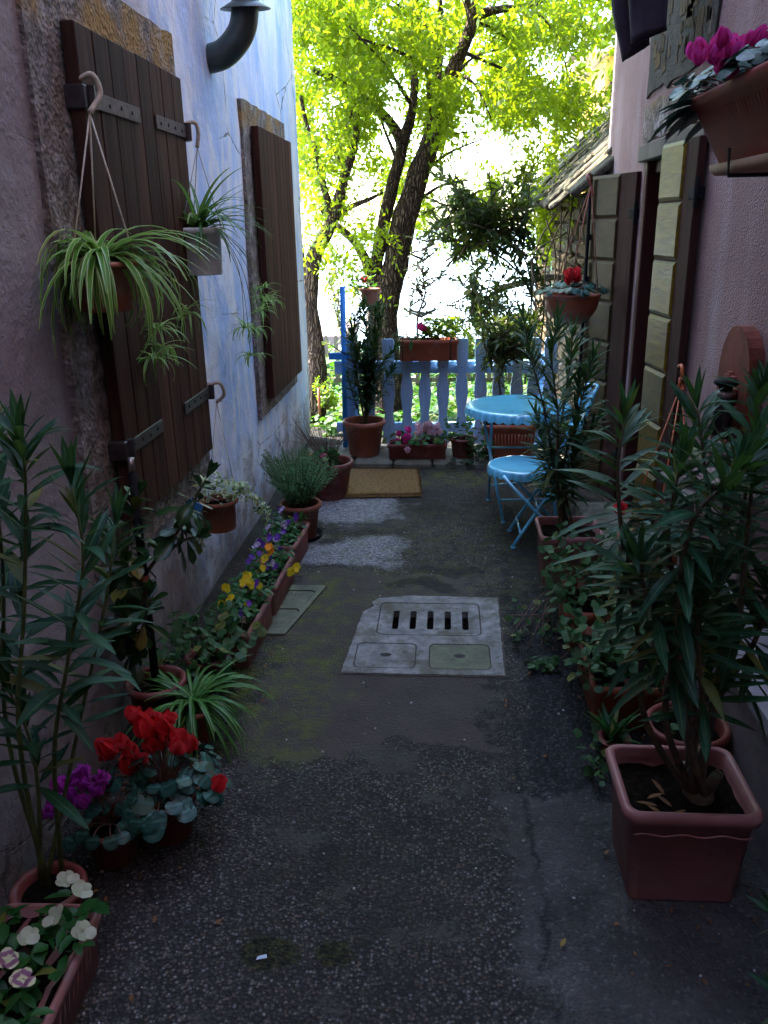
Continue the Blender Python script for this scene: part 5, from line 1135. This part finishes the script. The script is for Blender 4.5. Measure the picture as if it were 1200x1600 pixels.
# ================================================================== GARDEN
def limb(b, pts, r0, r1, n=12, w_=.12):
    P = curve(pts, 7); m = len(P)-1; rr = []
    for i in range(m+1):
        rr.append((r0+(r1-r0)*(i/m)**.8)*(1+w_*.5*noise.noise(P[i]*4)))
    P = [p+V((noise.noise(p*3), noise.noise(p*3+V((9, 0, 0))), 0))*r0*.15*(0 if i == 0 else 1) for i, p in enumerate(P)]
    k = len(b.v); b.tube(P, rr, n)
    for i in range(k, len(b.v)):
        q = V(b.v[i]); j = min((i-k)//n, m); c_ = P[j]; d = q-c_; b.v[i] = tuple(c_+d*(1+.12*noise.noise(V((q.x*13, q.y*13, q.z*2.5)))+.10*noise.noise(V((q.x*28, q.y*28, q.z*6)))))
    return P
def crown(name, T, mat, clumps, nt_, nl, size, droop=.5, rad=.32, lw=.42):
    rs = np.random.RandomState(len(clumps)*7+nl); vs = []; tips = []
    for c in clumps:
        for k in range(nt_):
            d = rs.normal(size=3); d /= np.linalg.norm(d); L = rad*rs.uniform(.5, 1.3); a = np.array(c)+rs.normal(size=3)*rad*.35; pr_ = None
            d[2] -= droop*rs.rand(); tw = []
            for i in range(nl):
                f = (i+.5)/nl; p = a+d*L*f-np.array([0, 0, droop*L*f*f*.6])
                sdv = np.cross(d, rs.normal(size=3)); sdv /= np.linalg.norm(sdv)+1e-9
                ld = d*.5+sdv*(1 if i % 2 else -1)+np.array([0, 0, -.25*rs.rand()]); ld /= np.linalg.norm(ld); s = size*rs.uniform(.6, 1.25)
                nn = np.cross(ld, rs.normal(size=3)); nn /= np.linalg.norm(nn)+1e-9
                mid = p+ld*s*.45; vs += [p, mid+nn*s*lw*.5, p+ld*s, mid-nn*s*lw*.5]
            tips.append((a, a+d*L*.9-np.array([0, 0, droop*L*.5])))
    b = MB(); b.v = [tuple(v) for v in vs]; n = len(vs)//4; b.f = [(4*i, 4*i+1, 4*i+2, 4*i+3) for i in range(n)]; b.uv = [(.5, .01), (1, .5), (.5, 1), (0, .5)]*n
    part(name, b, mat, T, False); return tips
# big tree
t = thing('garden_tree', 'big tree with a thick leaning trunk just beyond the fence', 'tree', (-.6, 8.6, -.1)); YT = 8.6
b = MB(); at = lambda x, y, dy=0: onY(x, y, YT+dy)
P0 = limb(b, [V((-.55, YT, -.25)), at(597, 520), at(603, 470), at(615, 420), at(632, 350), at(655, 270), at(678, 205)], .185, .088, 18)
limb(b, [at(676, 215), at(690, 160), at(708, 110), at(722, 78), at(738, 30), at(728, -20), at(735, -120)], .088, .04, 14)
limb(b, [at(735, 38), at(752, 22), at(785, 14), at(830, 8, .3), at(900, -30, .4)], .055, .02, 8)
limb(b, [at(590, 490), at(586, 430), at(594, 380), at(606, 320), at(624, 250), at(628, 220)], .072, .055, 14)
limb(b, [at(628, 225), at(612, 195), at(590, 170), at(560, 150), at(520, 122, -.3), at(490, 112, -.5)], .06, .022, 9)
limb(b, [at(628, 225), at(642, 180), at(648, 120, .2), at(640, 60, .3), at(660, -40, .3)], .06, .02, 9)
limb(b, [at(672, 190, 0), at(690, 165, 0), at(685, 110, .3), at(690, 40, .5), at(680, -60, .6)], .06, .025, 9)
limb(b, [at(585, 455), at(572, 410), at(555, 380), at(532, 358), at(518, 345), at(500, 325, -.3)], .06, .025, 10)
limb(b, [at(664, 240), at(676, 205), at(672, 160, -.2), at(665, 110, -.3), at(620, 80, -.4), at(560, 60, -.6)], .04, .012, 8)
for (x0, y0), (x1, y1), (x2, y2), dy in (((655, 250), (690, 215), (740, 205), .4), ((700, 110), (740, 130), (770, 190), -.4), ((622, 255), (600, 200), (575, 120), .5), ((690, 150), (740, 90), (820, 70), .6), ((650, 280), (700, 240), (760, 215), .3), ((560, 150), (545, 190), (530, 220), -.4), ((640, 160), (600, 100), (545, 40), -.8), ((735, 30), (790, 60), (830, 130), .3), ((690, 60), (640, 20), (580, -20), .4), ((645, 320), (690, 290), (740, 280), 0), ((830, 10), (870, 60), (890, 130), .5), ((720, 80), (790, 110), (860, 150), .8)):
    limb(b, [at(x0, y0), at(x1, y1, dy*.5), at(x2, y2, dy)], .022, .006, 6)
part('trunk', b, M['bark'], t, True)
cl = []; rs = random.Random(5)
def density(x, y):
    if y > 420 or x < 440 or x > 985: return 0
    d = 1.0 if y < 110 else .85 if y < 210 else .45 if y < 300 else .13
    if x > 930: d *= .25
    if 800 < x < 918 and 60 < y < 290: d = max(d, .7)
    if x > 905 and 45 < y < 160: d = .04
    if x > 700 and y > 310: d *= .3
    if x < 560 and 190 < y < 330: d = max(d, .4)
    if 640 < x < 860 and 200 < y < 420: d = max(d, .42)
    if 470 < x < 600 and 300 < y < 420: d = max(d, .22)
    if 470 < x < 620 and 290 < y < 400: d *= .8
    return d
tries = 0
while len(cl) < 460:
    x = rs.uniform(430, 990); y = rs.uniform(-60, 400); yy_ = rs.uniform(7.9, 11.2); tries += 1
    nz = max(0, noise.noise(V((x*.017, y*.017, 3)))*2.6+.22)
    if rs.random() < density(x, y)*nz*1.25: cl.append(tuple(onY(x, y, yy_)))
while len(cl) < 680:      # the part of the crown above the picture
    v = V((rs.gauss(0, 1.9), rs.gauss(9.3, 1.5), rs.uniform(3.4, 7.2)))
    if (v-V((0, 9.3, 4.6))).length < 3.4 and v.y > 7.4: cl.append(tuple(v))
tips = crown('crown', t, M['treeleaf'], cl[:460], 10, 12, .074, rad=.21, lw=.36); tips2 = crown('upper_crown', t, M['treeleaf'], cl[460:], 7, 12, .11, lw=.42)
b = MB()
for a, c_ in tips[::3]: b.add([V(a), V(a)+V((.004, 0, .003)), V(c_)], [(0, 1, 2)])
part('twig', b, M['bark'], t)
# left tree
t = thing('garden_tree', 'slimmer dark tree at the left, close behind the house corner', 'tree', (-1.35, 8.2, -.1)); YT = 8.2; b = MB()
limb(b, [V((-1.34, YT, -.3)), at(495, 590), at(489, 520), at(484, 460), at(492, 400), at(512, 360), at(530, 310), at(540, 270), at(556, 215), at(558, 160)], .115, .03, 12)
limb(b, [at(520, 345), at(505, 290), at(495, 240), at(478, 190), at(470, 150)], .04, .015, 8); limb(b, [at(522, 345), at(545, 325), at(580, 310), at(598, 300)], .035, .012, 8); limb(b, [at(540, 270), at(520, 230), at(505, 205)], .02, .008, 6)
limb(b, [at(484, 450), at(470, 400), at(462, 330), at(455, 260)], .05, .02, 8)
part('trunk', b, M['bark'], t, True)
cl = [tuple(onY(rs.uniform(462, 560), rs.uniform(210, 440), rs.uniform(7.7, 9.0))) for k in range(40)]+[tuple(onY(rs.uniform(440, 560), rs.uniform(20, 230), rs.uniform(7.8, 9.2))) for k in range(60)]
crown('crown', t, M['treeleaf'], cl, 6, 11, .065)
# shrubs with dark narrow leaves behind the fence
def bush(name, label, cat, base, stems, L, W, n, mat, r0=.014, k=3, **kw):
    t = thing(name, label, cat, base); oleander(t, stems, L, W, n, .25, r0, mat, k, **kw); return t
def spray(x0, y0, tips_, Y, jit=.25):
    S = []
    for (x, y) in tips_: a = onY(x0, y0, Y); e = onY(x, y, Y+rnd(-jit, jit)); m_ = a.lerp(e, .5)+V((rnd(-.08, .08), rnd(-.1, .1), .06)); S.append([a, m_, e])
    return S
S2 = []
YB = 7.7; S = []
S += [[onY(835, 600, YB), onY(850, 480, YB), onY(838, 410, YB), onY(810, 350, YB), onY(800, 300, YB)], [onY(835, 600, YB), onY(840, 500, YB), onY(815, 430, YB), onY(780, 370, YB), onY(765, 280, YB)], [onY(820, 600, YB), onY(830, 450, YB), onY(805, 380, YB), onY(760, 340, YB), onY(715, 280, YB)],
      [onY(815, 430, YB), onY(780, 400, YB), onY(730, 380, YB), onY(690, 370, YB)], [onY(780, 370, YB), onY(740, 330, YB), onY(700, 320, YB), onY(670, 330, YB)]]
for k in range(42): a = onY(rnd(690, 830), rnd(320, 420), YB+rnd(-.1, .1)); e = onY(rnd(655, 850), rnd(255, 440), YB+rnd(-.3, .3)); S.append([a, a.lerp(e, .5)+V((0, 0, .05)), e])
bush('tall_shrub', 'tall arching dark green shrub rising behind the right half of the fence', 'shrub', (.8, YB, -.1), S, .135, .034, 30, 'oleback', .010, 3, open_=(.6, 1.5), bend=(.4, 1.2))
for k in range(22): a = onY(rnd(700, 840), rnd(440, 560), YB+.1); e = onY(rnd(690, 850), rnd(400, 560), YB+rnd(-.2, .3)); S2.append([a, a.lerp(e, .5)+V((0, 0, .04)), e])
bush('lower_shrub', 'loose dark leaved shrub filling the gap between the flower box and the stone wall', 'shrub', (.5, 7.8, -.1), S2, .10, .030, 24, 'oleback', .007, 3, open_=(.6, 1.6), bend=(.4, 1.2))
YB = 7.5; S = [[onY(655, 560, YB), onY(652, 500, YB), onY(664, 460, YB), onY(660, 420, YB), onY(668, 380, YB)]]
for k in range(14): y = rnd(380, 500); S.append([onY(660, y, YB), onY(660+rnd(-25, 25), y-10, YB+rnd(-.1, .1)), onY(660+rnd(-45, 45), y-rnd(0, 30), YB+rnd(-.2, .2))])
bush('young_tree', 'thin bare stemmed sapling behind the flower box on the fence', 'sapling', (-.1, YB, -.1), S, .06, .026, 20, 'oleback', .012, 2, prof=oval)
YB = 7.45; S = spray(745, 520, [(rnd(715, 790), rnd(395, 500)) for k in range(12)], YB); S.insert(0, [onY(742, 620, YB), onY(745, 560, YB), onY(750, 500, YB)])
bush('broadleaf_shrub', 'yellowish broad leaved shrub between the fence pickets and the tall shrub', 'shrub', (.35, YB, -.1), S, .10, .045, 11, 'oleback', .01, 3, prof=oval, open_=(.7, 1.8), bend=(.5, 1.4))
YB = 7.2; S = spray(800, 560, [(rnd(745, 850), rnd(440, 540)) for k in range(18)], YB)
bush('round_bush', 'dense dark bush rising over the right end of the fence', 'bush', (.7, YB, -.1), S, .09, .035, 22, 'oleback', .01, 3, prof=oval, open_=(.5, 1.6), bend=(.5, 1.2))
YB = 7.6; S = spray(548, 560, [(rnd(505, 565), rnd(420, 560)) for k in range(16)], YB)
bush('garden_bush', 'thin dark twiggy bush beside the blue pole', 'bush', (-.9, YB, -.1), S, .05, .026, 20, 'oleback', .008, 2, prof=oval)
YB = 7.9; S = spray(720, 600, [(rnd(690, 745), rnd(495, 545)) for k in range(16)], YB)
bush('garden_bush', 'sunlit yellow green bush right behind the flower box', 'bush', (.1, YB, -.2), S, .06, .035, 24, 'gardeny', .006, 3, prof=oval)
YB = 8.0; S = spray(512, 640, [(rnd(495, 535), rnd(570, 640)) for k in range(14)], YB)
bush('garden_bush', 'small yellow leaved bush at the foot of the left tree', 'bush', (-1.1, YB, -.2), S, .05, .035, 22, 'gardeny', .005, 3, prof=oval)
b = MB()
for k in range(7): p = onY(845+rnd(-14, 20), 620, 7.0); b.tube(curve([p+V((0, 0, -.3)), p+V((rnd(-.05, .05), 0, .5)), p+V((rnd(-.15, .1), rnd(-.1, .1), 1.1)), p+V((rnd(-.2, .15), 0, rnd(1.3, 1.7)))], 5), .006, 6)
solo('dry_vine', b, M['stemw'], 'bundle of bare pale vine stems climbing by the corner of the stone wall', 'vine', smooth=True)
b = MB(); b.tube([onY(775, 452, 8.2), onY(850, 434, 8.2), onY(960, 428, 8.2)], .03, 8); b.tube([onY(775, 452, 8.2), onY(772, 700, 8.2)], .025, 8); solo('pergola_pole', b, M['greywood'], 'weathered horizontal pole running to the stone wall behind the shrubs', 'pole', smooth=True)
# ground cover
b = MB()
for k in range(5200):
    y = 7.15+(R.random()**1.3)*5; x = rnd(-2.4, 1.6) if y > 7.4 else rnd(-1.1, 1.0)
    if y < 8: y += .1
    zt = gh(x, y); hgt = .10+.22*max(0, noise.noise(V((x*1.3, y*1.3, 0)))+.3); b.disc(V((x, y, zt+rnd(.02, 1)*hgt)), UP+rv()*.7, rv(), rnd(.02, .05), ger, 7, .1, .08)
solo('ground_cover', b, M['garden'], 'low green garden plants behind the fence', 'ground cover', kind='stuff', smooth=True)
b = MB()
for k in range(5000): x = rnd(-6, 5); y = rnd(11, 17); z = gh(x, y); b.disc(V((x, y, z+rnd(0, .5))), UP+rv()*.7, rv(), rnd(.05, .12), ger, 6, .1, .08)
solo('far_undergrowth', b, M['garden'], 'undergrowth on the slope beyond the garden', 'undergrowth', kind='stuff', smooth=True)
t = thing('garden_fence', 'low brown paling fence at the far side of the garden', 'fence', (-1.5, 11.5, -.5)); z0 = gh(-1.7, 11.5)
for k in range(44): x = -3.6+k*.14; b = MB(); h_ = rnd(.62, .74); b.prism([(x-.03, z0-.1), (x+.03, z0-.1), (x+.03, z0+h_), (x, z0+h_+.05), (x-.03, z0+h_)], -11.52, -11.5, Mx); part('paling', b, M['frame'] if 0 else M['greywood'], t)
for z in (.15, .5): b = MB(); b.box((-.6, 11.53, z0+z), (6.4, .03, .06)); part('rail', b, M['greywood'], t)
b = MB(); p = onY(499, 632, 7.9); b.tube([p+V((0, 0, -.1)), p+V((0, 0, .16))], .014, 8); solo('clay_stake', b, M['terra3'], 'short orange stake in the garden at the foot of the left tree', 'stake', smooth=True)
bpy.context.view_layer.update()
# litter and grit collected along the walls and round the pots
b = MB()
for k in range(420):
    if R.random() < .5: x = -1.15+abs(R.gauss(0, .22)); y = rnd(1.2, 6.2)
    else: x = .98-abs(R.gauss(0, .30)); y = rnd(1.6, 6.2)
    if -.43 < x < .27 and 3.1 < y < 3.87: continue
    b.leaf((x, y, rnd(.004, .012)), (rnd(-1, 1), rnd(-1, 1), rnd(-.05, .3)), UP, rnd(.010, .032), rnd(.006, .014), oval, rnd(-.8, 1.2), .2, 3)
solo('leaf_litter', b, M['dryleaf'], 'small dry leaves and petals scattered along the wall foot', 'leaf litter', kind='stuff', smooth=True)
b = MB()
for k in range(1500):
    x = (-1.16+abs(R.gauss(0, .14))) if R.random() < .4 else (.96-abs(R.gauss(0, .25)) if R.random() < .5 else rnd(-1, .9)); y = 1.1+5.1*R.random()**1.2
    if -.43 < x < .27 and 3.1 < y < 3.87: continue
    r = rnd(.0015, .0055); b.bbox((x, y, r*.5), (r*2, r*1.5, r*1.2), r*.4, Matrix.Rotation(rnd(0, 3), 3, 'Z'))
solo('grit', b, M['gritm'], 'grit and tiny stones lying on the paving', 'grit', kind='stuff')

GR = {'potted_oleander': 'potted oleanders', 'potted_cyclamen': 'potted cyclamens on the ground', 'hanging_spider_plant': 'spider plants hanging from the left shutter', 'hanging_cyclamen': 'clay bowls hanging on the right', 'potted_geranium': 'potted geraniums', 'potted_shrub': 'potted shrubs', 'garden_tree': 'garden trees', 'garden_bush': 'garden bushes', 'drain_cover': None, 'planter_box': 'planter boxes', 'leafy_plant': 'low leafy plants', 'flower_pot': 'round flower pots', 'dry_leaf': 'dry leaves on the paving'}
for o in list(scn.objects):
    k = o.name.split('.')[0]
    if o.parent is None and GR.get(k) and 'group' not in o: o['group'] = GR[k]
